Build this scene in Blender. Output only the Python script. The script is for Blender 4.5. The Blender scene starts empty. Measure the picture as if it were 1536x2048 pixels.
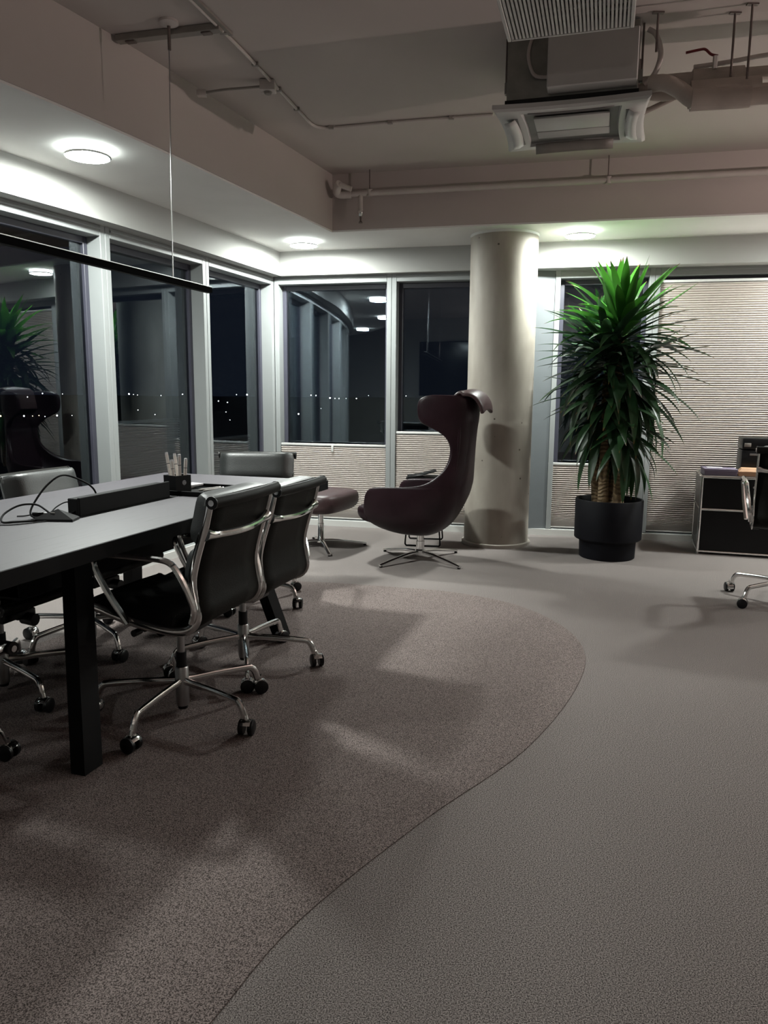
import bpy, bmesh, math, random
from mathutils import Vector, Matrix
from math import sin, cos, pi, radians, atan2, sqrt, hypot
random.seed(7)
SC = bpy.context.scene
COL = SC.collection

# ------------------------------------------------------------------ camera
F, PITCH, ROLL, EYE = 1520.0, radians(8.94), radians(0.43), 1.27
fwd = Vector((0, cos(PITCH), -sin(PITCH))); rt = Vector((1, 0, 0)); up = rt.cross(fwd)
cx_ = rt * cos(ROLL) + up * sin(ROLL); cy_ = up * cos(ROLL) - rt * sin(ROLL)
cam_data = bpy.data.cameras.new('camera')
cam = bpy.data.objects.new('camera', cam_data); COL.objects.link(cam)
M = Matrix.Identity(4)
for i in range(3):
    M[i][0], M[i][1], M[i][2] = cx_[i], cy_[i], -fwd[i]
M[2][3] = EYE
cam.matrix_world = M
cam_data.sensor_fit = 'HORIZONTAL'; cam_data.sensor_width = 36.0
cam_data.lens = F / 1536 * 36.0
cam_data.clip_start = 0.05; cam_data.clip_end = 9000
SC.camera = cam

# ------------------------------------------------------------------ world, exposure
w = bpy.data.worlds.new('night'); SC.world = w; w.use_nodes = True
bgn = w.node_tree.nodes['Background']
bgn.inputs[0].default_value = (0.0016, 0.0020, 0.0030, 1); bgn.inputs[1].default_value = 1.0
SC.view_settings.view_transform = 'Standard'; SC.view_settings.look = 'None'
SC.view_settings.gamma = 1.0; SC.view_settings.use_curve_mapping = False
SC.view_settings.exposure = 2.1
LAMP_POWER = 1.0          # every soffit lamp
SC.cycles.use_denoising = True
SC.cycles.max_bounces = 10; SC.cycles.transparent_max_bounces = 24
SC.cycles.glossy_bounces = 5; SC.cycles.diffuse_bounces = 5
SC.cycles.sample_clamp_indirect = 6.0
SC.cycles.caustics_reflective = False; SC.cycles.caustics_refractive = False

LAMP_SPOTS = [(-1.586, 4.275), (-0.699, 6.716), (1.524, 6.228), (3.80, 5.72), (6.0, 5.2), (-2.62, 2.0), (-4.1, 0.02)]
LAMP_EMIT = 172.0

# ------------------------------------------------------------------ materials
def new_mat(name):
    m = bpy.data.materials.new(name); m.use_nodes = True
    nt = m.node_tree; b = nt.nodes['Principled BSDF']
    return m, nt, b

def mat(name, col, rough=0.5, metal=0.0, spec=0.5, noise=None, bump=None, coat=0.0, sheen=0.0):
    """noise = (scale, amount) colour variation; bump = (scale, strength)"""
    m, nt, b = new_mat(name)
    b.inputs['Base Color'].default_value = (*col, 1); b.inputs['Roughness'].default_value = rough
    b.inputs['Metallic'].default_value = metal; b.inputs['Specular IOR Level'].default_value = spec
    b.inputs['Coat Weight'].default_value = coat; b.inputs['Sheen Weight'].default_value = sheen
    tc = nt.nodes.new('ShaderNodeTexCoord')
    if noise:
        n = nt.nodes.new('ShaderNodeTexNoise'); n.inputs['Scale'].default_value = noise[0]; n.inputs['Detail'].default_value = 5
        nt.links.new(tc.outputs['Object'], n.inputs['Vector'])
        r = nt.nodes.new('ShaderNodeValToRGB')
        a = noise[1]
        r.color_ramp.elements[0].position = 0.3; r.color_ramp.elements[1].position = 0.7
        r.color_ramp.elements[0].color = (*[c * (1 - a) for c in col], 1)
        r.color_ramp.elements[1].color = (*[min(1, c * (1 + a)) for c in col], 1)
        nt.links.new(n.outputs['Fac'], r.inputs['Fac']); nt.links.new(r.outputs['Color'], b.inputs['Base Color'])
    if bump:
        n2 = nt.nodes.new('ShaderNodeTexNoise'); n2.inputs['Scale'].default_value = bump[0]; n2.inputs['Detail'].default_value = 3
        nt.links.new(tc.outputs['Object'], n2.inputs['Vector'])
        bp = nt.nodes.new('ShaderNodeBump'); bp.inputs['Strength'].default_value = bump[1]; bp.inputs['Distance'].default_value = 0.004
        nt.links.new(n2.outputs['Fac'], bp.inputs['Height']); nt.links.new(bp.outputs['Normal'], b.inputs['Normal'])
    return m

def emit_mat(name, col, strength):
    m, nt, b = new_mat(name)
    b.inputs['Base Color'].default_value = (0.8, 0.8, 0.8, 1)
    b.inputs['Emission Color'].default_value = (*col, 1); b.inputs['Emission Strength'].default_value = strength
    return m

def carpet_mat(name, dark, light, scale):
    m, nt, b = new_mat(name)
    b.inputs['Roughness'].default_value = 1.0; b.inputs['Specular IOR Level'].default_value = 0.1
    tc = nt.nodes.new('ShaderNodeTexCoord')
    n = nt.nodes.new('ShaderNodeTexNoise'); n.inputs['Scale'].default_value = scale; n.inputs['Detail'].default_value = 4; n.inputs['Roughness'].default_value = 0.7
    nt.links.new(tc.outputs['Object'], n.inputs['Vector'])
    big = nt.nodes.new('ShaderNodeTexNoise'); big.inputs['Scale'].default_value = 1.3; big.inputs['Detail'].default_value = 3
    nt.links.new(tc.outputs['Object'], big.inputs['Vector'])
    r = nt.nodes.new('ShaderNodeValToRGB')
    e = r.color_ramp.elements
    e[0].position = 0.41; e[0].color = (*dark, 1); e[1].position = 0.585; e[1].color = (*light, 1)
    nt.links.new(n.outputs['Fac'], r.inputs['Fac'])
    mx = nt.nodes.new('ShaderNodeMixRGB'); mx.blend_type = 'MULTIPLY'; mx.inputs[0].default_value = 0.25
    nt.links.new(r.outputs['Color'], mx.inputs[1])
    r2 = nt.nodes.new('ShaderNodeValToRGB'); r2.color_ramp.elements[0].position = 0.3; r2.color_ramp.elements[1].position = 0.75
    r2.color_ramp.elements[0].color = (0.75, 0.74, 0.72, 1); r2.color_ramp.elements[1].color = (1, 1, 1, 1)
    nt.links.new(big.outputs['Fac'], r2.inputs['Fac']); nt.links.new(r2.outputs['Color'], mx.inputs[2])
    nt.links.new(mx.outputs['Color'], b.inputs['Base Color'])
    v = nt.nodes.new('ShaderNodeTexVoronoi'); v.inputs['Scale'].default_value = scale * 1.2
    nt.links.new(tc.outputs['Object'], v.inputs['Vector'])
    ad = nt.nodes.new('ShaderNodeMath'); ad.operation = 'SUBTRACT'
    nt.links.new(n.outputs['Fac'], ad.inputs[0]); nt.links.new(v.outputs['Distance'], ad.inputs[1])
    bp = nt.nodes.new('ShaderNodeBump'); bp.inputs['Strength'].default_value = 0.35; bp.inputs['Distance'].default_value = 0.004
    nt.links.new(ad.outputs[0], bp.inputs['Height']); nt.links.new(bp.outputs['Normal'], b.inputs['Normal'])
    return m

def glass_mat(name, ior, tint):
    m = bpy.data.materials.new(name); m.use_nodes = True
    nt = m.node_tree; nt.nodes.clear()
    out = nt.nodes.new('ShaderNodeOutputMaterial'); mix = nt.nodes.new('ShaderNodeMixShader')
    tr = nt.nodes.new('ShaderNodeBsdfTransparent'); tr.inputs[0].default_value = (*tint, 1)
    gl = nt.nodes.new('ShaderNodeBsdfGlossy'); gl.inputs['Roughness'].default_value = 0.0; gl.inputs[0].default_value = (0.84, 0.93, 1.0, 1)
    fr = nt.nodes.new('ShaderNodeFresnel'); fr.inputs[0].default_value = ior
    geo = nt.nodes.new('ShaderNodeNewGeometry')
    nt.links.new(fr.outputs[0], mix.inputs[0]); nt.links.new(tr.outputs[0], mix.inputs[1]); nt.links.new(gl.outputs[0], mix.inputs[2])
    nt.links.new(mix.outputs[0], out.inputs[0])
    return m

def wood_mat(name):
    m, nt, b = new_mat(name)
    tc = nt.nodes.new('ShaderNodeTexCoord'); mp = nt.nodes.new('ShaderNodeMapping')
    mp.inputs['Scale'].default_value = (2.2, 34, 10)
    nt.links.new(tc.outputs['Object'], mp.inputs['Vector'])
    n = nt.nodes.new('ShaderNodeTexNoise'); n.inputs['Scale'].default_value = 2.2; n.inputs['Detail'].default_value = 6; n.inputs['Distortion'].default_value = 0.6
    nt.links.new(mp.outputs[0], n.inputs['Vector'])
    r = nt.nodes.new('ShaderNodeValToRGB'); e = r.color_ramp.elements
    e[0].position = 0.27; e[0].color = (0.024, 0.0215, 0.0255, 1); e[1].position = 0.42; e[1].color = (0.060, 0.0535, 0.063, 1)
    nt.links.new(n.outputs['Fac'], r.inputs['Fac']); nt.links.new(r.outputs['Color'], b.inputs['Base Color'])
    b.inputs['Roughness'].default_value = 0.50; b.inputs['Specular IOR Level'].default_value = 0.65
    bp = nt.nodes.new('ShaderNodeBump'); bp.inputs['Strength'].default_value = 0.15; bp.inputs['Distance'].default_value = 0.001
    nt.links.new(n.outputs['Fac'], bp.inputs['Height']); nt.links.new(bp.outputs['Normal'], b.inputs['Normal'])
    return m

def concrete_mat(name):
    m, nt, b = new_mat(name)
    b.inputs['Roughness'].default_value = 0.55; b.inputs['Specular IOR Level'].default_value = 0.35
    tc = nt.nodes.new('ShaderNodeTexCoord')
    mp = nt.nodes.new('ShaderNodeMapping'); mp.inputs['Scale'].default_value = (1, 1, 0.35)
    nt.links.new(tc.outputs['Object'], mp.inputs['Vector'])
    n = nt.nodes.new('ShaderNodeTexNoise'); n.inputs['Scale'].default_value = 5; n.inputs['Detail'].default_value = 8
    nt.links.new(mp.outputs[0], n.inputs['Vector'])
    r = nt.nodes.new('ShaderNodeValToRGB'); e = r.color_ramp.elements
    e[0].position = 0.3; e[0].color = (0.27, 0.24, 0.205, 1); e[1].position = 0.72; e[1].color = (0.42, 0.385, 0.335, 1)
    nt.links.new(n.outputs['Fac'], r.inputs['Fac'])
    v = nt.nodes.new('ShaderNodeTexVoronoi'); v.inputs['Scale'].default_value = 9; v.inputs['Randomness'].default_value = 1
    nt.links.new(tc.outputs['Object'], v.inputs['Vector'])
    # pin holes: tiny distance threshold, only in some cells
    lt = nt.nodes.new('ShaderNodeMath'); lt.operation = 'LESS_THAN'; lt.inputs[1].default_value = 0.075
    nt.links.new(v.outputs['Distance'], lt.inputs[0])
    sep = nt.nodes.new('ShaderNodeSeparateColor'); nt.links.new(v.outputs['Color'], sep.inputs[0])
    lt2 = nt.nodes.new('ShaderNodeMath'); lt2.operation = 'LESS_THAN'; lt2.inputs[1].default_value = 0.55
    nt.links.new(sep.outputs[0], lt2.inputs[0])
    mu = nt.nodes.new('ShaderNodeMath'); mu.operation = 'MULTIPLY'
    nt.links.new(lt.outputs[0], mu.inputs[0]); nt.links.new(lt2.outputs[0], mu.inputs[1])
    mx = nt.nodes.new('ShaderNodeMixRGB'); mx.inputs[2].default_value = (0.10, 0.085, 0.07, 1)
    nt.links.new(mu.outputs[0], mx.inputs[0]); nt.links.new(r.outputs['Color'], mx.inputs[1])
    nt.links.new(mx.outputs['Color'], b.inputs['Base Color'])
    bp = nt.nodes.new('ShaderNodeBump'); bp.inputs['Strength'].default_value = 0.25; bp.inputs['Distance'].default_value = 0.01
    nt.links.new(n.outputs['Fac'], bp.inputs['Height']); nt.links.new(bp.outputs['Normal'], b.inputs['Normal'])
    return m

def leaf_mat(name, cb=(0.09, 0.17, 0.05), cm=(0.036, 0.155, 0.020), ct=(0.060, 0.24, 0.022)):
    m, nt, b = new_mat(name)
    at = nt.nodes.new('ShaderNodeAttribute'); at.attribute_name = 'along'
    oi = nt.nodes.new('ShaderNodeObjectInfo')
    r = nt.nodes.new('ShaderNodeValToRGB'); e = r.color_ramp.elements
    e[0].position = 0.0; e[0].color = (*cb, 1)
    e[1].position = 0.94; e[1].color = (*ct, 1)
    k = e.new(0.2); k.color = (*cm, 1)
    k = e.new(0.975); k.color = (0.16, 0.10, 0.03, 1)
    nt.links.new(at.outputs['Fac'], r.inputs['Fac'])
    hs = nt.nodes.new('ShaderNodeHueSaturation')
    mr = nt.nodes.new('ShaderNodeMapRange'); mr.inputs['To Min'].default_value = 0.28; mr.inputs['To Max'].default_value = 0.95
    nt.links.new(oi.outputs['Random'], mr.inputs['Value']); nt.links.new(mr.outputs[0], hs.inputs['Value'])
    nt.links.new(r.outputs['Color'], hs.inputs['Color']); nt.links.new(hs.outputs['Color'], b.inputs['Base Color'])
    b.inputs['Roughness'].default_value = 0.38; b.inputs['Specular IOR Level'].default_value = 0.4
    # a little light goes through the blade
    tl = nt.nodes.new('ShaderNodeBsdfTranslucent'); nt.links.new(hs.outputs['Color'], tl.inputs[0])
    mixs = nt.nodes.new('ShaderNodeMixShader'); mixs.inputs[0].default_value = 0.22
    out = nt.nodes['Material Output']
    nt.links.new(b.outputs[0], mixs.inputs[1]); nt.links.new(tl.outputs[0], mixs.inputs[2]); nt.links.new(mixs.outputs[0], out.inputs[0])
    return m

def trunk_mat(name):
    m, nt, b = new_mat(name)
    tc = nt.nodes.new('ShaderNodeTexCoord')
    wv = nt.nodes.new('ShaderNodeTexWave'); wv.bands_direction = 'Z'; wv.inputs['Scale'].default_value = 9; wv.inputs['Distortion'].default_value = 11; wv.inputs['Detail'].default_value = 3
    nt.links.new(tc.outputs['Object'], wv.inputs['Vector'])
    r = nt.nodes.new('ShaderNodeValToRGB'); e = r.color_ramp.elements
    e[0].color = (0.13, 0.085, 0.045, 1); e[1].color = (0.24, 0.165, 0.085, 1)
    nt.links.new(wv.outputs['Fac'], r.inputs['Fac']); nt.links.new(r.outputs['Color'], b.inputs['Base Color'])
    b.inputs['Roughness'].default_value = 0.8
    bp = nt.nodes.new('ShaderNodeBump'); bp.inputs['Distance'].default_value = 0.01; bp.inputs['Strength'].default_value = 0.6
    nt.links.new(wv.outputs['Fac'], bp.inputs['Height']); nt.links.new(bp.outputs['Normal'], b.inputs['Normal'])
    return m

MT = dict(
    white=mat('white_paint', (0.37, 0.37, 0.355), 0.75, noise=(3, 0.03), bump=(60, 0.04)),
    ceil=mat('ceiling_paint', (0.45, 0.405, 0.38), 0.85, noise=(1.2, 0.05), bump=(40, 0.05)),
    frame=mat('window_paint', (0.28, 0.295, 0.295), 0.45, noise=(8, 0.02)),
    gasket=mat('dark_window_metal', (0.055, 0.055, 0.075), 0.4, noise=(6, 0.1)),
    sill=mat('sill_paint', (0.62, 0.62, 0.60), 0.5, noise=(6, 0.03)),
    blind=mat('blind_fabric', (0.66, 0.61, 0.575), 0.9, noise=(30, 0.015)),
    blindrail=mat('blind_rail', (0.66, 0.66, 0.64), 0.4, noise=(20, 0.03)),
    concrete=concrete_mat('raw_concrete'),
    concretering=mat('concrete_foot', (0.36, 0.33, 0.29), 0.6, noise=(8, 0.12)),
    carpet=carpet_mat('grey_carpet', (0.048, 0.042, 0.040), (0.385, 0.345, 0.330), 310),
    rug=carpet_mat('brown_grey_carpet', (0.048, 0.039, 0.037), (0.345, 0.287, 0.272), 290),
    wood=wood_mat('black_stained_oak'),
    black=mat('black_lacquer', (0.0045, 0.0045, 0.005), 0.5, spec=0.12, noise=(12, 0.15)),
    blackmatte=mat('matte_black', (0.004, 0.004, 0.0045), 0.7, spec=0.2, noise=(14, 0.15)),
    plastic=mat('black_plastic', (0.006, 0.006, 0.007), 0.38, spec=0.3, noise=(20, 0.15)),
    chrome=mat('polished_aluminium', (0.78, 0.78, 0.77), 0.12, 1.0, noise=(6, 0.04)),
    satin=mat('satin_aluminium', (0.42, 0.42, 0.42), 0.32, 1.0, noise=(10, 0.06)),
    leather=mat('black_leather', (0.019, 0.021, 0.0205), 0.42, spec=0.75, noise=(9, 0.25), bump=(220, 0.25)),
    sling=mat('black_sling', (0.0065, 0.006, 0.0045), 0.55, spec=0.12, noise=(6, 0.2), bump=(240, 0.2)),
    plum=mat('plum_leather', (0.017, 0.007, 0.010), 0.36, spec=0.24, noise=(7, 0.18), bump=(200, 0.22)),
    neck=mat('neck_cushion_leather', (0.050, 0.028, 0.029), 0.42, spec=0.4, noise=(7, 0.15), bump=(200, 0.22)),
    pot=mat('black_planter', (0.0035, 0.0035, 0.0055), 0.6, spec=0.13, noise=(10, 0.15)),
    soil=mat('potting_soil', (0.02, 0.014, 0.009), 0.95, noise=(40, 0.4), bump=(60, 0.8)),
    leaf=leaf_mat('yucca_leaf_lit'), trunk=trunk_mat('yucca_trunk'),  # brighter leaf green carries the lamplight on the top crown
    acwhite=mat('air_conditioner_white', (0.47, 0.465, 0.45), 0.5, noise=(7, 0.03)),
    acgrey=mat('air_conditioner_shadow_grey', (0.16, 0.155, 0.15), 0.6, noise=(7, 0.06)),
    galv=mat('galvanised_sheet', (0.22, 0.22, 0.20), 0.5, 0.5, noise=(10, 0.2)),
    foam=mat('black_foam', (0.008, 0.008, 0.008), 0.9, noise=(30, 0.2)),
    pipe=mat('pipe_insulation', (0.40, 0.35, 0.31), 0.8, noise=(9, 0.1), bump=(30, 0.3)),
    pipewhite=mat('painted_pipe', (0.46, 0.42, 0.395), 0.5, noise=(9, 0.05)),
    rod=mat('threaded_rod', (0.16, 0.13, 0.12), 0.5, 0.6, noise=(40, 0.15)),
    red=mat('red_lever', (0.16, 0.012, 0.016), 0.45, noise=(20, 0.15)),
    track=mat('grey_track', (0.22, 0.20, 0.18), 0.5, noise=(15, 0.1)),
    cable=mat('cable_rubber', (0.006, 0.006, 0.0065), 0.75, spec=.25, noise=(20, 0.1)),
    paper=mat('paper', (0.66, 0.65, 0.66), 0.8, noise=(14, 0.06)),
    pen=mat('white_pen', (0.62, 0.57, 0.53), 0.45, noise=(60, 0.08)),
    badge=mat('grey_print', (0.26, 0.26, 0.27), 0.5, noise=(180, 0.5)),
    ink=mat('dark_print', (0.10, 0.09, 0.09), 0.6, noise=(100, 0.3)),
    panel=mat('black_steel_panel', (0.006, 0.006, 0.0065), 0.35, spec=0.2, noise=(5, 0.1)),
    sidepanel=mat('grey_steel_panel', (0.060, 0.055, 0.055), 0.32, noise=(5, 0.1)),
    purple=mat('mauve_card', (0.20, 0.17, 0.24), 0.6, noise=(10, 0.06)),
    tan=mat('tan_card', (0.50, 0.29, 0.17), 0.65, noise=(10, 0.06)),
    greyleather=mat('blue_grey_leather', (0.11, 0.125, 0.135), 0.45, noise=(9, 0.15), bump=(220, 0.2)),
    screen=mat('dark_screen', (0.006, 0.006, 0.008), 0.15, noise=(4, 0.1)),
    lampglass=emit_mat('opal_lamp', (0.95, 1.0, 0.95), LAMP_EMIT),
    lampglass_third=emit_mat('opal_lamp_third', (0.95, 1.0, 0.95), LAMP_EMIT * 0.75),
    lampglass_dim=emit_mat('opal_lamp_dimmed', (0.95, 1.0, 0.95), LAMP_EMIT * 0.27),  # same lamp, dimmed to keep the foreground floor dark
    collar=emit_mat('opal_collar', (0.90, 1.0, 0.94), 5.0),
    pendant=mat('pendant_black', (0.004, 0.004, 0.0045), 0.9, spec=0.05, noise=(12, 0.15)),
    seatleather=mat('shaded_seat_leather', (0.006, 0.006, 0.006), 0.55, spec=0.22, noise=(9, 0.25), bump=(220, 0.25)),  # darker copy of the pad leather; shade on the seat painted in
    panelgrey=mat('blue_grey_window_panel', (0.14, 0.155, 0.165), 0.5, noise=(8, 0.03)),
    shadedleaf=leaf_mat('yucca_leaf_shaded', (0.075, 0.10, 0.06), (0.022, 0.060, 0.026), (0.030, 0.085, 0.028)),  # dimmer copy of the leaf green; shade painted into the lower leaves
    soffit=mat('soffit_paint_lit', (0.74, 0.73, 0.71), 0.75, noise=(3, 0.03), bump=(60, 0.04)),  # lighter copy of the white paint; bounce light put into the colour
    glass_in=glass_mat('window_glass', 2.0, (0.86, 0.90, 0.93)),
    night=mat('night_ground', (0.004, 0.005, 0.007), 0.9, noise=(0.01, 0.4)),
    citywhite=emit_mat('city_light_white', (1.0, 0.93, 0.85), 5.0),
    cityamber=emit_mat('city_light_amber', (1.0, 0.55, 0.18), 6.0),
)

# ------------------------------------------------------------------ mesh helper
class MB:
    def __init__(s): s.bm = bmesh.new()
    def _tf(s, vs, loc, rot):
        if rot: 
            R = Matrix.Rotation(rot[2], 3, 'Z') @ Matrix.Rotation(rot[1], 3, 'Y') @ Matrix.Rotation(rot[0], 3, 'X')
            for v in vs: v.co = R @ v.co
        for v in vs: v.co += Vector(loc)
    def box(s, c, size, rot=None, bevel=0.0, seg=2):
        g = bmesh.ops.create_cube(s.bm, size=1.0); vs = g['verts']
        for v in vs: v.co = Vector((v.co.x * size[0], v.co.y * size[1], v.co.z * size[2]))
        if bevel > 0:
            es = list({e for v in vs for e in v.link_edges})
            r = bmesh.ops.bevel(s.bm, geom=es, offset=bevel, segments=seg, profile=0.5, affect='EDGES')
            vs = list({v for f in r['faces'] for v in f.verts} | {v for v in vs if v.is_valid})
        s._tf(vs, c, rot); return s
    def cyl(s, p0, p1, r0, r1=None, n=16, cap=True):
        return s.tube([p0, p1], [r0, r0 if r1 is None else r1], n, cap)
    def tube(s, pts, rad, n=10, cap=True, sx=1.0, ref=None):
        """round tube along pts; sx squashes the section along the side axis"""
        pts = [Vector(p) for p in pts]; k = len(pts)
        if not isinstance(rad, (list, tuple)): rad = [rad] * k
        rings = []; side = None
        for i, p in enumerate(pts):
            t = (pts[min(i + 1, k - 1)] - pts[max(i - 1, 0)]).normalized()
            if side is None:
                a = Vector(ref) if ref else (Vector((0, 0, 1)) if abs(t.z) < 0.9 else Vector((1, 0, 0)))
                side = (a - t * a.dot(t)).normalized()
            else: side = (side - t * side.dot(t)).normalized()
            b = t.cross(side)
            rings.append([s.bm.verts.new(p + (side * cos(2 * pi * j / n) * sx + b * sin(2 * pi * j / n)) * rad[i]) for j in range(n)])
        for a, b in zip(rings, rings[1:]):
            for j in range(n): s.bm.faces.new((a[j], a[(j + 1) % n], b[(j + 1) % n], b[j]))
        if cap: s.bm.faces.new(rings[0][::-1]); s.bm.faces.new(rings[-1])
        return s
    def lathe(s, prof, c=(0, 0, 0), n=32, close=False):
        rings = []
        for r, z in prof:
            if r < 1e-6: rings.append([s.bm.verts.new(Vector(c) + Vector((0, 0, z)))])
            else: rings.append([s.bm.verts.new(Vector(c) + Vector((r * cos(2 * pi * j / n), r * sin(2 * pi * j / n), z))) for j in range(n)])
        for a, b in zip(rings, rings[1:]):
            for j in range(n):
                j2 = (j + 1) % n
                if len(a) == 1 and len(b) == 1: continue
                if len(a) == 1: s.bm.faces.new((a[0], b[j2], b[j]))
                elif len(b) == 1: s.bm.faces.new((a[j], a[j2], b[0]))
                else: s.bm.faces.new((a[j], a[j2], b[j2], b[j]))
        return s
    def prism(s, poly, z0, z1):
        a = [s.bm.verts.new((x, y, z0)) for x, y in poly]; b = [s.bm.verts.new((x, y, z1)) for x, y in poly]
        n = len(poly)
        s.bm.faces.new(a[::-1]); s.bm.faces.new(b)
        for i in range(n): s.bm.faces.new((a[i], a[(i + 1) % n], b[(i + 1) % n], b[i]))
        return s
    def grid(s, rows):
        """rows of points -> quad sheet"""
        R = [[s.bm.verts.new(p) for p in r] for r in rows]
        for a, b in zip(R, R[1:]):
            for j in range(len(a) - 1): s.bm.faces.new((a[j], a[j + 1], b[j + 1], b[j]))
        return R
    def face(s, pts): s.bm.faces.new([s.bm.verts.new(p) for p in pts]); return s
    def mesh(s, name, m, smooth=True, angle=35):
        bmesh.ops.recalc_face_normals(s.bm, faces=s.bm.faces)
        me = bpy.data.meshes.new(name); s.bm.to_mesh(me); s.bm.free()
        me.materials.append(m)
        if smooth:
            for p in me.polygons: p.use_smooth = True
            me.set_sharp_from_angle(angle=radians(angle))
        return me
    def build(s, name, m, parent=None, smooth=True, angle=35):
        o = bpy.data.objects.new(name, s.mesh(name, m, smooth, angle)); COL.objects.link(o)
        if parent: o.parent = parent
        return o

def tag(o, label=None, cat=None, group=None, kind=None):
    if label: o['label'] = label
    if cat: o['category'] = cat
    if group: o['group'] = group
    if kind: o['kind'] = kind
    return o
def thing(name, loc, label, cat, rz=0.0, group=None):
    o = bpy.data.objects.new(name, None); COL.objects.link(o)
    o.location = loc; o.rotation_euler = (0, 0, rz); o.empty_display_size = 0.1
    return tag(o, label, cat, group)
def struct(name, mb, m, parent=None, smooth=False, label=None):
    o = mb.build(name, m, parent, smooth)
    if not parent: o['kind'] = 'structure'
    if label: o['label'] = label
    return o
def copy_tree(o, parent=None):
    c = o.copy(); COL.objects.link(c)
    if parent: c.parent = parent
    for ch in list(o.children): copy_tree(ch, c)
    return c
def spline(pts, n=6):
    """Catmull-Rom through points"""
    P = [Vector(p) for p in pts]; out = []
    for i in range(len(P) - 1):
        p0 = P[max(i - 1, 0)]; p1 = P[i]; p2 = P[i + 1]; p3 = P[min(i + 2, len(P) - 1)]
        for k in range(n):
            t = k / n
            out.append(0.5 * ((2 * p1) + (p2 - p0) * t + (2 * p0 - 5 * p1 + 4 * p2 - p3) * t * t + (3 * p1 - p0 - 3 * p2 + p3) * t ** 3))
    out.append(P[-1]); return out

# ================================================================== ROOM
Z_SOFFIT, Z_CEIL, Z_FASCIA = 2.544, 2.967, 2.321
Z_GLASS_TOP, Z_HEAD = 2.255, 2.335
# inner plane of the left facade, from the corner towards (and past) the camera
LEFT = [(-1.045, 7.335), (-1.425, 6.24), (-1.83, 5.165), (-2.275, 4.10), (-2.76, 3.06), (-3.29, 2.05), (-3.88, 1.08), (-4.55, 0.16), (-5.32, -0.67), (-6.22, -1.36)]
FASC_L = [(-0.971, 7.231), (-1.342, 6.155), (-1.70, 5.16), (-2.12, 4.19), (-2.61, 3.16), (-3.14, 2.15), (-3.73, 1.18), (-4.40, 0.27), (-5.16, -0.54), (-6.05, -1.22)]
BEAM_L = [(-0.428, 6.343), (-0.629, 5.813), (-0.878, 5.151), (-1.16, 4.40), (-1.374, 3.885), (-1.606, 3.391), (-1.92, 2.78), (-2.47, 1.77), (-3.09, 0.76), (-3.81, -0.22), (-4.64, -1.11), (-5.59, -1.84)]
def back_y(x):                                        # inner plane of the back windows (a slight kink hides behind the pillar)
    return 7.335 - 0.235 * (x + 1.045) if x < 1.151 else 6.879 - 0.215 * (x - 1.15)
def fasc_y(x): return 7.231 - 0.235 * (x + 0.971)
def beam_y(x): return 6.343 - 0.2316 * (x + 0.428)
XR = 7.0

fl = MB().face([(-9, -5, 0), (XR + 1, -5, 0), (XR + 1, 9, 0), (-9, 9, 0)])
struct('floor', fl, MT['carpet'])
ce = MB().box((-1, 2, Z_CEIL + 0.05), (18, 15, 0.1)); struct('ceiling', ce, MT['ceil'])

smoothL = lambda pts: [(p.x, p.y) for p in spline([(x, y, 0) for x, y in pts], 5)]
bl, fa = smoothL(BEAM_L), smoothL(FASC_L)
def quadstrip(mb, a, b):
    for i in range(len(a) - 1): mb.face([a[i], a[i + 1], b[i + 1], b[i]])
# left bulkhead : face, soffit
mb = MB()
mb.prism(bl + [(-6.6, -2.5), (-7.0, -1.8)] + [(x - 0.30, y + 0.10) for x, y in fa[::-1]] + [(-0.9, 7.7), (-0.428 + 0.2, 7.6)], Z_SOFFIT, Z_CEIL + 0.02)
struct('bulkhead', mb, MT['ceil'])
# the bulkhead along the back facade
mb = MB()
mb.prism([(-0.428, beam_y(-0.428)), (XR + 1, beam_y(XR + 1)), (XR + 1, 8), (-0.428, 8)], Z_SOFFIT + 0.0005, Z_CEIL + 0.02)
struct('bulkhead', mb, MT['ceil'])
# white soffit lining under both bulkheads (the lamps sit on it)
mb = MB()
ins = lambda pts: pts
mb.prism([(x - 0.004, y + 0.002) for x, y in bl] + [(-6.6, -2.45)] + [(x - 0.28, y + 0.09) for x, y in fa[::-1]] + [(-0.9, 7.65), (-0.43, 7.6)], Z_SOFFIT - 0.012, Z_SOFFIT - 0.0005)
struct('soffit', mb, MT['soffit'])
mb = MB()
mb.prism([(-0.432, beam_y(-0.428) + 0.004), (XR + 1, beam_y(XR + 1) + 0.004), (XR + 1, 7.9), (-0.432, 7.9)], Z_SOFFIT - 0.0125, Z_SOFFIT)
struct('soffit', mb, MT['soffit'])
# fascia boards hanging from the soffit in front of the window heads
mb = MB()
n = len(fa)
nrm = []
for i in range(n):
    a = fa[max(i - 1, 0)]; b = fa[min(i + 1, n - 1)]
    dx, dy = b[0] - a[0], b[1] - a[1]; L = hypot(dx, dy); nrm.append((dy / L, -dx / L))  # outward (to the left)
    if nrm[-1][0] > 0: nrm[-1] = (-nrm[-1][0], -nrm[-1][1])
outp = [(p[0] + q[0] * 0.14, p[1] + q[1] * 0.14) for p, q in zip(fa, nrm)]
outp[0] = (-1.14, 7.40)
mb.prism(fa + outp[::-1], Z_FASCIA, Z_SOFFIT - 0.01)
struct('fascia', mb, MT['white'])
mb = MB()
mb.prism([(-0.971, 7.231), (XR, fasc_y(XR)), (XR, fasc_y(XR) + 0.6), (-0.971, 7.42)], Z_FASCIA, Z_SOFFIT - 0.01)
struct('fascia', mb, MT['white'])

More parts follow.
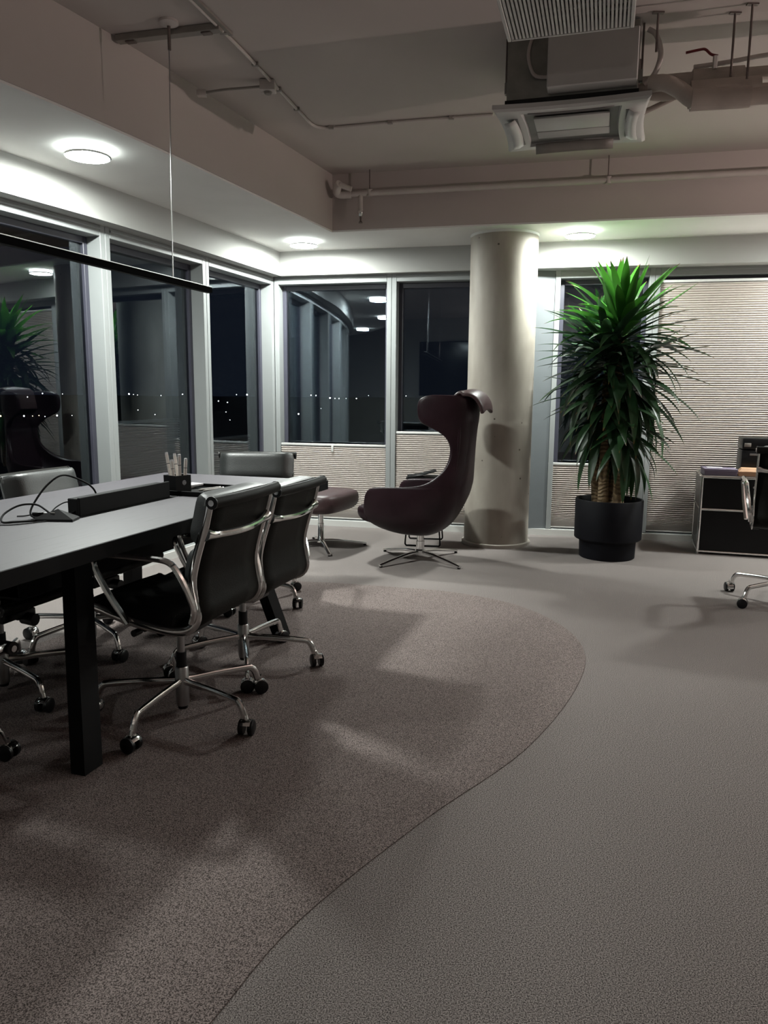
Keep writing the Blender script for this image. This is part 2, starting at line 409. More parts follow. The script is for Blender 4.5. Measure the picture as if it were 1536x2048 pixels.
# ---------------------------------------------------------------- windows
REC = 0.13
def window(n, A, B, z0, z1, outward, side_fill=None):
    """A -> B along the wall (world xy) on the inner plane; outward unit normal"""
    ax, ay = A; bx, by = B
    L = hypot(bx - ax, by - ay); ux, uy = (bx - ax) / L, (by - ay) / L
    root = bpy.data.objects.new(f'window_{n}', None); COL.objects.link(root); root['kind'] = 'structure'
    root.location = (ax, ay, 0); ang = atan2(uy, ux); root.rotation_euler = (0, 0, ang)
    sgn = 1 if (-uy * outward[0] + ux * outward[1]) > 0 else -1     # local +y or -y is outward
    J = 0.045
    def part(name, x0, x1, y0, y1, za, zb, m, bev=0.003):
        MB().box(((x0 + x1) / 2, sgn * (y0 + y1) / 2, (za + zb) / 2), (abs(x1 - x0), abs(y1 - y0), zb - za), bevel=bev, seg=1).build(name, m, root)
    part('jamb', 0.001, J, 0, REC + 0.03, z0, z1 + 0.08, MT['frame'])
    part('jamb', L - J, L - 0.001, 0, REC + 0.03, z0, z1 + 0.08, MT['frame'])
    part('head', J, L - J, 0.0, REC + 0.03, z1, z1 + 0.08, MT['frame'])
    part('head_bead', J, L - J, -0.010, 0.012, z1 + 0.038, z1 + 0.05, MT['frame'], 0.002)
    part('sill', J, L - J, 0, REC + 0.03, z0 - 0.055, z0, MT['frame'])
    G = 0.045
    part('sash', J, J + G * 0.8, REC - 0.02, REC + 0.05, z0, z1, MT['gasket'])
    part('sash', L - J - G * 0.8, L - J, REC - 0.02, REC + 0.05, z0, z1, MT['gasket'])
    part('sash', J + G * 0.8, L - J - G * 0.8, REC - 0.02, REC + 0.05, z1 - G, z1, MT['gasket'])
    part('sash', J + G * 0.8, L - J - G * 0.8, REC - 0.02, REC + 0.05, z0, z0 + G, MT['gasket'])
    for k in range(3):
        y = sgn * (REC + 0.004 + 0.022 * k)
        MB().face([(J + 0.02, y, z0 + 0.02), (L - J - 0.02, y, z0 + 0.02), (L - J - 0.02, y, z1 - 0.02), (J + 0.02, y, z1 - 0.02)]).build('pane', MT['glass_in'], root, smooth=False)
    return root, L, sgn, ang

PITCHP = 0.0185
def blind(A, B, z0, z1, outward, dep, label, xa=0.05, xb=0.05, handle=None):
    ax, ay = A; bx, by = B
    L = hypot(bx - ax, by - ay); ux, uy = (bx - ax) / L, (by - ay) / L
    sgn = 1 if (-uy * outward[0] + ux * outward[1]) > 0 else -1
    t = thing('pleated_blind', (ax, ay, 0), label, 'blind', atan2(uy, ux), 'pleated blinds in the windows')
    x0, x1 = xa, L - xb
    y = sgn * dep
    stack = z0 + 0.05
    rows = []; k = 0; z = z0 + 0.012
    while z < z1 - 0.022:
        zz = z
        off = 0.010 if k % 2 else -0.010
        rows.append([(x0, y + off, zz), (x1, y + off, zz)])
        st = PITCHP / 2
        if z < z0 + 0.16: st *= 0.35 + 0.65 * max(0, (z - z0 - 0.04)) / 0.12
        z += max(st, 0.003); k += 1
    mb = MB(); mb.grid(rows); mb.build('pleated_fabric', MT['blind'], t, smooth=False)
    MB().box(((x0 + x1) / 2, y, z1 - 0.011), (x1 - x0, 0.022, 0.022), bevel=0.003).build('top_rail', MT['blindrail'], t)
    MB().box(((x0 + x1) / 2, y, z0 + 0.006), (x1 - x0, 0.022, 0.012), bevel=0.003).build('bottom_rail', MT['blindrail'], t)
    if handle is not None:
        MB().box((x0 + (x1 - x0) * handle, y - sgn * 0.017, z1 - 0.040), (0.022, 0.006, 0.075), bevel=0.003).build('pull_tab', MT['blindrail'], t)
    return t

def outn(A, B):
    dx, dy = B[0] - A[0], B[1] - A[1]; L = hypot(dx, dy); return (dy / L, -dx / L)
Z_SILL = 0.06
# left facade: A..B with outward to the left
wn = 1
for i in range(len(LEFT) - 1):
    A, B = LEFT[i + 1], LEFT[i]
    o = outn(A, B)
    if o[0] > 0: o = (-o[0], -o[1])
    window(wn, A, B, Z_SILL, Z_GLASS_TOP, o); wn += 1
    if i == 0: blind(A, B, Z_SILL + .045, 0.86, o, REC + 0.11, 'grey pleated blind half raised in the left wall window beside the corner', 0.09, 0.09)
    if i == 1: blind(A, B, Z_SILL + .045, 1.05, o, REC + 0.11, 'grey pleated blind raised to mid height behind the white pens', 0.09, 0.09)
    if i == 2: blind(A, B, Z_SILL + .045, 0.62, o, REC + 0.11, 'low pleated blind in the left wall window behind the pale green chair back', 0.09, 0.09)
XB = [(-1.045, 0.055), (0.055, 1.15), (1.47, 2.275), (2.275, 3.375), (3.375, 4.475), (4.475, 5.575), (5.575, 6.675)]
BW = []
for xa, xb in XB:
    A, B = (xa, back_y(xa)), (xb, back_y(xb))
    ob = (-outn(A, B)[0], -outn(A, B)[1]); window(wn, A, B, Z_SILL, Z_GLASS_TOP, ob); wn += 1; BW.append((A, B))
blind(*BW[0], Z_SILL + .01, 0.785, ob, 0.02, 'pale pleated blind half raised in the back window next to the corner', handle=0.5)
blind(*BW[1], Z_SILL + .01, 0.915, ob, 0.02, 'pale pleated blind half raised behind the plum wing chair')
blind(*BW[2], Z_SILL + .01, 0.66, ob, 0.02, 'pale pleated blind half raised behind the yucca pot', xa=0.0)
blind(*BW[3], Z_SILL + .01, Z_GLASS_TOP - .03, ob, 0.03, 'tall pale pleated blind covering the whole window above the black cabinet')
for k in (4, 5, 6):
    blind(*BW[k], Z_SILL + .01, Z_GLASS_TOP - .03, ob, 0.03, ['pale pleated blind drawn over the first back window beyond the right edge of the view', 'pale pleated blind drawn over the second back window beyond the right edge of the view', 'pale pleated blind drawn over the last back window, nearest the right wall'][k - 4])
# filler panel behind the pillar, sill boards, wall below
mb = MB()
A = Vector((1.15, back_y(1.15) + 0.01, 0)); B = Vector((1.47, back_y(1.47) + 0.01, 0))
mb.prism([(A.x, A.y), (B.x, B.y), (B.x + .02, B.y + .14), (A.x + .02, A.y + .14)], 0.0, Z_HEAD)
struct('wall_panel', mb, MT['panelgrey'])
def strip(poly_a, poly_b, z0, z1, name, m):
    mb = MB(); mb.prism(list(poly_a) + list(poly_b)[::-1], z0, z1); return struct(name, mb, m)
xs = [-1.045, 1.15, 1.152, XR]
strip([(x, back_y(x) - 0.02) for x in xs], [(x, back_y(x) + 0.2) for x in xs], 0.0, 0.055, 'baseboard_back', MT['sill'])
strip([(x + .015, y - .005) for x, y in LEFT], [(x - .2, y + .08) for x, y in LEFT], 0.0, 0.055, 'baseboard_left', MT['sill'])
# close the gap between window heads and fascia
strip([(x + .03, y - .01) for x, y in LEFT], [(x - .2, y + .08) for x, y in LEFT], Z_HEAD, Z_HEAD + 0.25, 'trim_1', MT['frame'])
strip([(x, fasc_y(x) + 0.02) for x in xs], [(x, back_y(x) + 0.3) for x in xs], Z_HEAD - 0.001, Z_HEAD + 0.25, 'trim_2', MT['frame'])
# walls nobody sees directly (they close the room and show up in the glass)
struct('wall_right', MB().box((XR + 0.05, 1, 1.5), (0.1, 13, 3)), MT['white'])
struct('wall_rear', MB().box((0.5, -3.0, 1.5), (15, 0.1, 3)), MT['white'])
struct('wall_left', MB().box((-6.5, -2.3, 1.5), (0.1, 1.5, 3)), MT['white'])

# ---------------------------------------------------------------- pillar
PX, PY, PR = 0.962, 6.43, 0.272
mb = MB(); mb.lathe([(PR, 0.0), (PR, Z_SOFFIT - 0.01)], n=64)
pil = struct('pillar', mb, MT['concrete'], smooth=True); pil.location = (PX, PY, 0)
MB().lathe([(PR - 0.01, 0.0), (PR + 0.018, 0.0), (PR + 0.018, 0.028), (PR + 0.004, 0.034), (PR - 0.01, 0.034)], n=64).build('foot_ring', MT['concretering'], pil)
MB().lathe([(PR - 0.005, 2.512), (PR + 0.004, 2.512), (PR + 0.004, 2.532), (PR - 0.005, 2.532)], n=64).build('sealant_ring', MT['sill'], pil)

# ---------------------------------------------------------------- darker carpet inlay
RUG = [(-0.66, 0.70), (-0.50, 1.04), (-0.346, 1.363), (-0.197, 1.673), (0.13, 2.115), (0.515, 2.575), (0.835, 3.14), (1.0, 3.62), (0.99, 4.05), (0.80, 4.48), (0.44, 4.76), (-0.02, 4.90), (-0.43, 4.99), (-0.85, 5.02), (-1.2, 4.75), (-1.6, 4.0), (-2.0, 3.1), (-2.3, 2.2), (-2.1, 1.0), (-1.5, 0.3), (-0.90, 0.2)]
rp = [(p.x, p.y) for p in spline([(x, y, 0) for x, y in RUG + RUG[:1]], 6)][:-1]
mb = MB(); mb.prism(rp, 0.0, 0.0025)
rug = mb.build('rug', MT['rug'], smooth=False)
tag(rug, 'large rounded brown grey carpet area under the black meeting table', 'rug')
RZ = 0.0025

# ================================================================== LAMPS on the soffit
def soffit_lamp(x, y, label, opal):
    t = thing('ceiling_lamp', (x, y, Z_SOFFIT - 0.012), label, 'lamp', 0, 'round lamps along the soffit')
    MB().lathe([(0.0, 0), (0.100, 0), (0.100, -0.030), (0.1185, -0.032), (0.1185, -0.040), (0.112, -0.042), (0.112, -0.036), (0, -0.036)], n=40).build('chrome_ring', MT['chrome'], t)
    MB().lathe([(0.114, -0.001), (0.116, -0.008), (0.116, -0.0318)], n=40).build('opal_collar', MT['collar'], t)
    MB().lathe([(0.111, -0.040), (0.104, -0.0425), (0.06, -0.045), (0, -0.046)], n=40).build('opal_glass', opal, t)
    return t
LL = ['round opal lamp on the left soffit, closest to the hanging cord',
      'round opal lamp on the soffit near the corner of the two window walls',
      'round opal lamp on the soffit right of the concrete pillar',
      'round opal lamp on the back soffit beyond the right edge of the view',
      'round opal lamp on the back soffit, furthest along to the right',
      'round opal lamp on the curved left soffit beside the camera',
      'round opal lamp on the curved left soffit behind the camera']
for i, ((x, y), l) in enumerate(zip(LAMP_SPOTS, LL)): soffit_lamp(x, y, l, MT['lampglass_third'] if i == 2 else MT['lampglass'] if i < 5 else MT['lampglass_dim'])

def uplighter(x, y, h, watts, col, label):  # unseen floor lamps added to fill the room with soft light
    t = thing('fill_lamp', (x, y, 0), label, 'lamp')
    MB().lathe([(0, 0), (.14, 0), (.14, .012), (.02, .022), (0, .022)], n=28).build('base', MT['satin'], t)
    MB().cyl((0, 0, .02), (0, 0, h - .06), .012).build('pole', MT['satin'], t)
    MB().lathe([(0, h - .07), (.05, h - .06), (.16, h), (.155, h), (.048, h - .055), (0, h - .062)], n=28).build('bowl', MT['satin'], t)
    ld = bpy.data.lights.new('fill_lamp_bulb', 'POINT'); ld.energy = watts; ld.color = col; ld.shadow_soft_size = .02
    lo = bpy.data.objects.new('fill_lamp_bulb', ld); COL.objects.link(lo); lo.parent = t; lo.location = (0, 0, h - .022)
uplighter(5.0, 2.6, 1.80, 62, (1.0, .80, .74), 'added unseen uplighter for warm fill light beyond the right edge of the view')
uplighter(-0.7, -2.2, 1.85, 10, (1.0, .90, .84), 'added unseen uplighter for soft fill light behind the camera')

# ================================================================== MEETING TABLE
U = Vector((0.309, 0.951, 0)); V = Vector((-0.951, 0.309, 0)); P0 = Vector((-0.318, 4.260, 0))
TW, TL, TZ, TT = 1.068, 2.45, 0.78, 0.051
def tw(a, b, z=0.0):
    """table coordinates: a from the far end towards the camera, b from the right long edge to the left"""
    p = P0 - U * a + V * b; return Vector((p.x, p.y, z))
tang = atan2(U.y, U.x)
tab = thing('meeting_table', tw(TL / 2, TW / 2), 'long black oak meeting table with splayed legs and a cable flap', 'table', tang)
# local x along U (far = +), local y along V (left = +)
MB().box((0, 0, TZ - TT / 2), (TL, TW, TT), bevel=0.002, seg=1).build('tabletop', MT['wood'], tab)
for s_ in (-1, 1):  # black strips added over the wood to paint the unlit edge dark
    MB().box((0, s_ * TW / 2, TZ - TT / 2 - .0015), (TL + .002, .002, TT - .001)).build('edge_shade', MT['black'], tab, smooth=False)
    MB().box((s_ * TL / 2, 0, TZ - TT / 2 - .0015), (.002, TW, TT - .001)).build('edge_shade', MT['black'], tab, smooth=False)
for ab, at_ in ((.459, .65), (1.972, 1.78)):
    x, xt = TL / 2 - ab, TL / 2 - at_
    for sy in (-1, 1):
        mb = MB()
        yb = sy * (TW / 2 - .076); yt = sy * (TW / 2 - .235)
        pts = []
        for z, yc, xc in ((RZ, yb, x), (TZ - TT, yt, xt)):
            pts.append([(xc - 0.045, yc - 0.028, z), (xc + 0.045, yc - 0.028, z), (xc + 0.045, yc + 0.028, z), (xc - 0.045, yc + 0.028, z)])
        vs = [[mb.bm.verts.new(p) for p in r] for r in pts]
        for j in range(4): mb.bm.faces.new((vs[0][j], vs[0][(j + 1) % 4], vs[1][(j + 1) % 4], vs[1][j]))
        mb.bm.faces.new(vs[0][::-1]); mb.bm.faces.new(vs[1])
        mb.build('leg', MT['black'], tab, smooth=False)
    MB().box((xt, 0, TZ - TT - 0.04), (0.09, TW - 0.40, 0.08)).build('crossbeam', MT['black'], tab, smooth=False)
for sy in (-1, 1):
    MB().box((TL / 2 - 1.215, sy * 0.27, TZ - TT - 0.035), (1.15, 0.05, 0.07)).build('long_beam', MT['black'], tab, smooth=False)
# under-table cable tray
mb = MB(); mb.box((0.0, 0.02, TZ - TT - 0.20), (1.25, 0.24, 0.008)); mb.box((0.0, -0.10, TZ - TT - 0.10), (1.25, 0.006, 0.20)); mb.box((0.0, 0.14, TZ - TT - 0.10), (1.25, 0.006, 0.20))
mb.build('cable_tray', MT['black'], tab, smooth=False)
# raised cable flap and the socket strip behind it
K = (EYE - TZ) / (EYE - .74)          # measured on a .74 m plane, carried along the sight lines to the real table top
fa0 = Vector((-1.300, 3.190, 0)) * K; fa1 = Vector((-1.096, 3.800, 0)) * K
toloc = Matrix.Rotation(-tang, 3, 'Z'); org = tw(TL / 2, TW / 2)
l0, l1 = toloc @ (fa0 - org), toloc @ (fa1 - org)
fx0, fx1, fy = l0.x, l1.x + 0.02, (l0.y + l1.y) / 2
flap = MB().box(((fx0 + fx1) / 2, fy, TZ + 0.036), (fx1 - fx0, 0.012, 0.072), bevel=0.002, seg=1).build('cable_flap', MT['blackmatte'], tab)
MB().box(((fx0 + fx1) / 2, fy + 0.036, TZ + 0.0335), (fx1 - fx0 - 0.02, 0.05, 0.066), bevel=0.003, seg=1).build('socket_strip', MT['blackmatte'], tab)
MB().box(((fx0 + fx1) / 2, fy - 0.022, TZ + 0.0008), (fx1 - fx0 + 0.04, 0.028, 0.0016)).build('cable_slot', MT['blackmatte'], tab, smooth=False)

# ---- things on the table
BEFORE = set(bpy.data.objects); TZ_REAL = TZ; TZ = .74
tray = thing('desk_tray', (0, 0, 0), 'flat black tray holding papers and the pen box on the meeting table', 'tray')
tc = Vector((-1.005, 4.010, TZ)); tray.location = tc; tray.rotation_euler = (0, 0, tang - pi / 2)
TRW, TRL, TRH = 0.30, 0.34, 0.026
MB().box((0, 0, 0.004), (TRW, TRL, 0.006)).build('base', MT['black'], tray, smooth=False)
for sx in (-1, 1): MB().box((sx * (TRW / 2 - .004), 0, TRH / 2), (0.008, TRL, TRH - .002), bevel=.001, seg=1).build('rim', MT['black'], tray, smooth=False)
for sy in (-1, 1): MB().box((0, sy * (TRL / 2 - .004), TRH / 2), (TRW, 0.008, TRH - .002), bevel=.001, seg=1).build('rim', MT['black'], tray, smooth=False)
trm = Matrix.Translation(tc) @ Matrix.Rotation(tang - pi / 2, 4, 'Z')
def tray_pt(x, y, z): return trm @ Vector((x, y, z))
pb = thing('pen_box', tray_pt(-0.045, -0.095, 0.007), 'black cube pen box with a small grey emblem, holding white pens', 'pen box', tang - pi / 2 - 0.32)
S = 0.098
mb = MB()
for (cx, cy, sx, sy) in ((0, -S / 2 + .003, S, .006), (0, S / 2 - .003, S, .006), (-S / 2 + .003, 0, .006, S - .012), (S / 2 - .003, 0, .006, S - .012)):
    mb.box((cx, cy, .046), (sx, sy, .092))
mb.box((0, 0, .003), (S - .012, S - .012, .006)); mb.build('body', MT['blackmatte'], pb, smooth=False)
em = MB(); em.cyl((S / 2 + .0005, 0.004, .055), (S / 2 + .0015, 0.004, .055), .0, .013, n=20); 
em.build('emblem', MT['badge'], pb)
pbm = Matrix.Translation(pb.location) @ Matrix.Rotation(pb.rotation_euler.z, 4, 'Z')
for i, (bx, by, tx, ty, ln) in enumerate([(-0.012, -.02, -0.070, -0.01, 0.205), (0.0, 0.012, -0.042, 0.02, 0.200), (0.010, -0.024, -0.016, -0.02, 0.172), (0.020, 0.0, 0.022, 0.0, 0.200), (0.028, 0.022, 0.036, 0.03, 0.178)]):
    p0 = pbm @ Vector((bx, by, .0075)); p1 = pbm @ Vector((tx, ty, ln))
    lab = ['leftmost white pen, leaning far out of the black pen box', 'second white pen from the left leaning in the black pen box', 'short white pen leaning between the two tilted and two upright pens', 'tall upright white pen with printed marks in the black pen box', 'rightmost short upright white pen in the black pen box'][i]
    pt = thing('pen', p0, lab, 'pen', 0, 'white pens in the black box')
    d = p1 - p0; q = d.normalized()
    MB().tube([(0, 0, 0), d * .03, d * .05, d * .93, d * .94], [.0015, .005, .0085, .0085, .008], n=10).build('barrel', MT['pen'], pt)
    MB().tube([d * .94, d], [.0082, .0075], n=10).build('cap_end', MT['paper'], pt)
    MB().tube([d * .70, d * .72], [.0088, .0088], n=10).build('printed_band', MT['ink'], pt)
for k, (px, py, rz, lab) in enumerate([(-0.10, 0.03, 0.1, 'lower sheaf of white paper lying in the black tray'), (-0.085, 0.075, -0.2, 'crumpled upper note pad lying on the sheaf in the tray')]):
    o = MB().box((0, 0, 0), (0.08, 0.14, 0.010), bevel=.001, seg=1).build('paper_pad', MT['paper'], None, smooth=False)
    o.location = tray_pt(px, py, 0.0135 + 0.011 * k); o.rotation_euler = (0.0, 0.0, tang - pi / 2 + rz); tag(o, lab, 'paper')
for k, (a, b) in enumerate([((0.03, -0.02), (0.07, 0.13)), ((0.07, -0.04), (0.10, 0.11))]):
    p0, p1 = tray_pt(*a, .013), tray_pt(*b, .013)
    t = thing('pencil', p0, ['dark pencil lying in the black tray beside the pen box', 'second dark pencil lying in the tray nearer its right rim'][k], 'pencil')
    d = p1 - p0
    MB().tube([(0, 0, 0), d * .1, d], [.0012, .0055, .0055], n=6).build('barrel', MT['track'], t, smooth=False)
    MB().tube([d, d * 1.05], [.0045, .0045], n=8).build('ferrule', MT['chrome'], t)
# conference microphone pod
def table_px(x, y, z=TZ): return Vector((x, y, z))
mp = Vector((-1.345, 3.085, TZ))
pod = thing('conference_microphone', mp, 'low black faceted conference microphone at the near end of the cable flap', 'microphone', radians(-8))
mb = MB()
b = [(-0.085, -0.05), (0.085, -0.03), (0.07, 0.05), (-0.03, 0.075)]
vb = [mb.bm.verts.new((x, y, 0)) for x, y in b]; vm = [mb.bm.verts.new((x, y, 0.010)) for x, y in b]
apex = mb.bm.verts.new((0.0, 0.010, 0.046)); 
mb.bm.faces.new(vb[::-1])
for j in range(4):
    k = (j + 1) % 4
    mb.bm.faces.new((vb[j], vb[k], vm[k], vm[j])); mb.bm.faces.new((vm[j], vm[k], apex))
mb.build('housing', MT['plastic'], pod, smooth=False)
MB().box((-0.012, -0.012, 0.0325), (0.02, 0.003, 0.002), rot=(0.5, 0, 0)).build('button', MT['track'], pod)
# cables
def cable(pts, r, label, name='cable'):
    o = MB().tube(spline(pts, 7), r, n=8).build(name, MT['cable']); return tag(o, label, 'cable')
Q = lambda a, b, z: tuple(tw(a, b, TZ + z))
def W(x, y, z): return (x + .03, y - .07, TZ + z)
cable([W(-1.33, 3.50, .02), W(-1.34, 3.47, .09), W(-1.375, 3.42, .135), W(-1.425, 3.35, .165), W(-1.47, 3.30, .13), W(-1.50, 3.245, .07), W(-1.505, 3.20, .025), W(-1.475, 3.18, .006), W(-1.40, 3.21, .005), W(-1.36, 3.27, .012), W(-1.345, 3.285, .03)], .0042, 'black cable rising in a tall arch behind the conference microphone')
cable([W(-1.355, 3.19, .006), W(-1.43, 3.13, .005), W(-1.51, 3.08, .005), W(-1.56, 3.07, .006), W(-1.575, 3.12, .03), W(-1.545, 3.19, .055), W(-1.49, 3.22, .055), W(-1.44, 3.20, .035), W(-1.40, 3.18, .010), W(-1.375, 3.165, .006)], .0042, 'black cable lying in a wide low loop left of the conference microphone')
cable([W(-1.37, 3.36, .03), W(-1.42, 3.37, .045), W(-1.45, 3.33, .03), W(-1.455, 3.275, .010)], .0030, 'thin black cable bent back from the socket strip')
cable([W(-1.58, 3.02, .003), W(-1.50, 3.02, .003), W(-1.43, 3.08, .003), W(-1.37, 3.15, .003)], .0022, 'very thin black wire lying along the table in front of the looped cable')
for (x, y, rz, l) in [(-1.47, 3.185, .5, 'small black cable plug resting left of the socket strip'), (-1.405, 3.215, .4, 'small black cable plug resting nearest the socket strip')]:
    t = thing('cable_plug', (x, y, TZ), l, 'plug', rz)
    MB().box((0, 0, .009), (.045, .018, .018), bevel=.004).build('plug_body', MT['plastic'], t)
    MB().box((.028, 0, .009), (.014, .010, .008), bevel=.001).build('plug_tip', MT['satin'], t)
    MB().tube(spline([(-.02, 0, .009), (-.05, -.01, .006), (-.08, .0, .005)], 4), .003, n=6).build('cord', MT['cable'], t)
# dark object cut by the left edge of the frame
mo = thing('computer_mouse', (-1.625, 3.035, TZ), 'dark rounded mouse on the table at the left edge', 'mouse', radians(70))
MB().lathe([(0, .036), (.018, .034), (.030, .024), (.034, .010), (.033, 0), (0, 0)], n=24).build('shell', MT['plastic'], mo)
mo.children[0].scale = (1.6, 1.0, 1.0)
MB().box((.03, 0, .031), (.012, .004, .006), bevel=.001).build('wheel', MT['track'], mo)

for o in [o for o in bpy.data.objects if o not in BEFORE and o.parent is None]:
    o.location = Vector((0, 0, EYE)) + (o.location - Vector((0, 0, EYE))) * K; o.scale = Vector(o.scale) * K
TZ = TZ_REAL

# ================================================================== SWIVEL CHAIRS
def make_chair(label, leather, sling):
    """faces local +y, hub at the origin"""
    t = thing('office_chair', (0, 0, 0), label, 'chair', 0, 'soft pad swivel chairs')
    rail = [(-.285, .865), (-.262, .77), (-.226, .66), (-.207, .575), (-.213, .50), (-.222, .44), (-.19, .397), (-.13, .382), (-.05, .386), (.06, .402), (.15, .425), (.215, .442), (.25, .438)]
    rs = spline([(0, y, z) for y, z in rail], 5)
    HW = .228
    for s in (-1, 1):
        MB().tube([(s * HW, p.y, p.z) for p in rs], .017, n=10, sx=.42, ref=(1, 0, 0)).build('side_frame', MT['chrome'], t)
    # sling
    rows = []
    for p in rs: 
        rows.append([(x, p.y, p.z) for x in (-HW + .004, -.12, 0, .12, HW - .004)])
    mb = MB(); g = mb.grid(rows)
    sl = mb.build('sling', sling, t); md = sl.modifiers.new('th', 'SOLIDIFY'); md.thickness = .012; md.offset = 0
    # pads follow the rail on the sitting side
    def pad(i0, i1, th, name, hw=.215):
        seg = rs[i0:i1 + 1]; seg = ([Vector((0, -.2865, .870))] + seg) if i0 == 0 else seg; m = len(seg); mb = MB(); rings = []
        n = 14
        for k, p in enumerate(seg):
            a = seg[max(k - 1, 0)]; b = seg[min(k + 1, m - 1)]
            tg = (b - a).normalized(); nn = Vector((0, -tg.z, tg.y))       # towards the sitter
            if nn.y < 0 and p.z > .5: nn = -nn
            if p.z <= .5 and nn.y + nn.z < 0: nn = -nn
            f = k / (m - 1); e = (1 - abs(2 * f - 1) ** 5) ** .5
            e = max(e, .12)
            ring = []
            for j in range(n):
                u = -1 + 2 * j / (n - 1)
                h = th * e * (1 - abs(u) ** 6) ** .5
                ring.append(p + nn * (.007 + h) + Vector((u * hw * (.93 + .07 * e), 0, 0)))
            low = [p + nn * .0065 + Vector((hw * (1 - 2 * j / (n - 1)) * (.93 + .07 * e), 0, 0)) for j in range(1, n - 1)]
            rings.append([mb.bm.verts.new(v) for v in ring + low])
        q = len(rings[0])
        for a, b in zip(rings, rings[1:]):
            for j in range(q): mb.bm.faces.new((a[j], a[(j + 1) % q], b[(j + 1) % q], b[j]))
        mb.bm.faces.new(rings[0][::-1]); mb.bm.faces.new(rings[-1])
        return mb.build(name, (MT['seatleather'] if name == 'seat_pad' else leather), t, angle=60)
    N = len(rs) - 1
    pad(0, 9, .076, 'head_pad', .236)
    pad(9, 17, .058, 'back_pad', .230)
    pad(17, 24, .045, 'lumbar_pad', .225)
    pad(36, N - 5, .045, 'seat_pad', .22)
    # front roll, top roll
    for nm, (yy, zz), bow in (('top_roll', (-.302, .858), -.018), ('front_roll', (.252, .438), .015)):
        pts = [(x, yy + bow * (1 - (x / .25) ** 2), zz) for x in [(-.24 + .048 * k) for k in range(11)]]
        tr = MB().tube(pts, .021, n=14).build(nm, sling, t)
        for s in (-1, 1):
            x = s * .24; MB().cyl((x, yy, zz), (x + s * .006, yy, zz), .0225, n=16).build('end_cap', MT['plastic'], tr)
            MB().cyl((x + s * .006, yy, zz), (x + s * .010, yy, zz), .011, n=12).build('bolt', MT['chrome'], tr)
    # spreaders
    pts = [(-.226, -.262, .745)] + [(x, -.264 - .030 * (1 - (x / .226) ** 2), .742 - .012 * (1 - (x / .226) ** 2)) for x in [-.20, -.15, -.1, -.05, 0, .05, .1, .15, .20]] + [(.226, -.262, .745)]
    MB().tube(pts, [.026, .017] + [.0125] * 7 + [.017, .026], n=10, sx=1, ref=(0, 0, 1)).build('back_spreader', MT['chrome'], t)
    MB().tube([(-.226, .0, .380), (-.1, .0, .368), (.1, .0, .368), (.226, .0, .380)], .013, n=8).build('seat_spreader', MT['chrome'], t)
    # armrests
    for s in (-1, 1):
        pts = spline([(s * .247, .055, .400), (s * .262, .115, .50), (s * .272, .165, .60), (s * .275, .165, .640), (s * .276, .13, .655), (s * .276, -.05, .655), (s * .275, -.14, .648), (s * .272, -.178, .612), (s * .262, -.205, .55), (s * .248, -.222, .48), (s * .240, -.205, .425)], 5)
        MB().tube(pts, [.0105] * len(pts), n=8, sx=1.25, ref=(1, 0, 0)).build('armrest', MT['chrome'], t)
    # mechanism
    mb = MB(); mb.box((0, 0, .345), (.16, .20, .05), bevel=.01); mb.box((0, .09, .352), (.10, .12, .035), bevel=.008)
    mb.cyl((.08, .03, .345), (.16, .03, .340), .012); mb.cyl((.155, .03, .340), (.20, .03, .338), .024, n=12); mb.cyl((-.08, .06, .345), (-.19, .06, .35), .006); mb.cyl((-.17, .06, .35), (-.21, .06, .35), .013)
    mb.cyl((0, .13, .335), (0, .19, .330), .026, n=12)
    mb.build('tilt_mechanism', MT['plastic'], t)
    MB().cyl((0, 0, .06), (0, 0, .335), .0155).build('gas_lift', MT['satin'], t)
    MB().cyl((0, 0, .185), (0, 0, .255), .021).build('gas_lift_sleeve', MT['plastic'], t)
    mb = MB(); mb.lathe([(0, .035), (.024, .035), (.026, .05), (.027, .19), (.024, .195), (0, .195)], n=20); mb.build('base_column', MT['satin'], t)
    MB().lathe([(0, .022), (.019, .022), (.021, .036), (0, .036)], n=16).build('column_foot', MT['plastic'], t)
    for k in range(5):
        a = pi / 2 + 2 * pi * k / 5
        d = Vector((cos(a), sin(a), 0)); side = Vector((-sin(a), cos(a), 0))
        pts = spline([d * .024 + Vector((0, 0, .135)), d * .15 + Vector((0, 0, .132)), d * .285 + Vector((0, 0, .124)), d * .308 + Vector((0, 0, .118)), d * .323 + Vector((0, 0, .098)), d * .336 + Vector((0, 0, .062))], 4)
        m = len(pts)
        lg = MB().tube(pts, [.0135] + [.0115] * (m - 2) + [.0115], n=10, sx=1.25, ref=(0, 0, 1)).build('base_leg', MT['chrome'], t)
        c = d * .348 + Vector((0, 0, .0305)) - side * .0
        sw = random.uniform(0, 2 * pi)
        ax = Vector((cos(sw), sin(sw), 0))
        mb = MB()
        for q in (-1, 1): mb.tube([c + ax * q * .009, c + ax * q * .013, c + ax * q * .026, c + ax * q * .029], [.026, .0295, .0295, .024], n=18)
        mb.build('wheel', MT['plastic'], lg)
        # chrome hood over the wheel pair
        mb = MB(); fwdv = Vector((-ax.y, ax.x, 0)); rows = []
        for i in range(9):
            th = radians(-15 + 165 * i / 8)
            rr = .0325
            rows.append([c + ax * wv + (fwdv * cos(th) + Vector((0, 0, 1)) * sin(th)) * (rr - ii) for wv, ii in ((-.022, .010), (-.019, .002), (-.008, 0), (.008, 0), (.019, .002), (.022, .010))])
        mb.grid(rows); mb.cyl(c + Vector((0, 0, .026)), c + Vector((0, 0, .045)) - d * .006, .010)
        hd = mb.build('caster_hood', MT['chrome'], lg); 
    return t

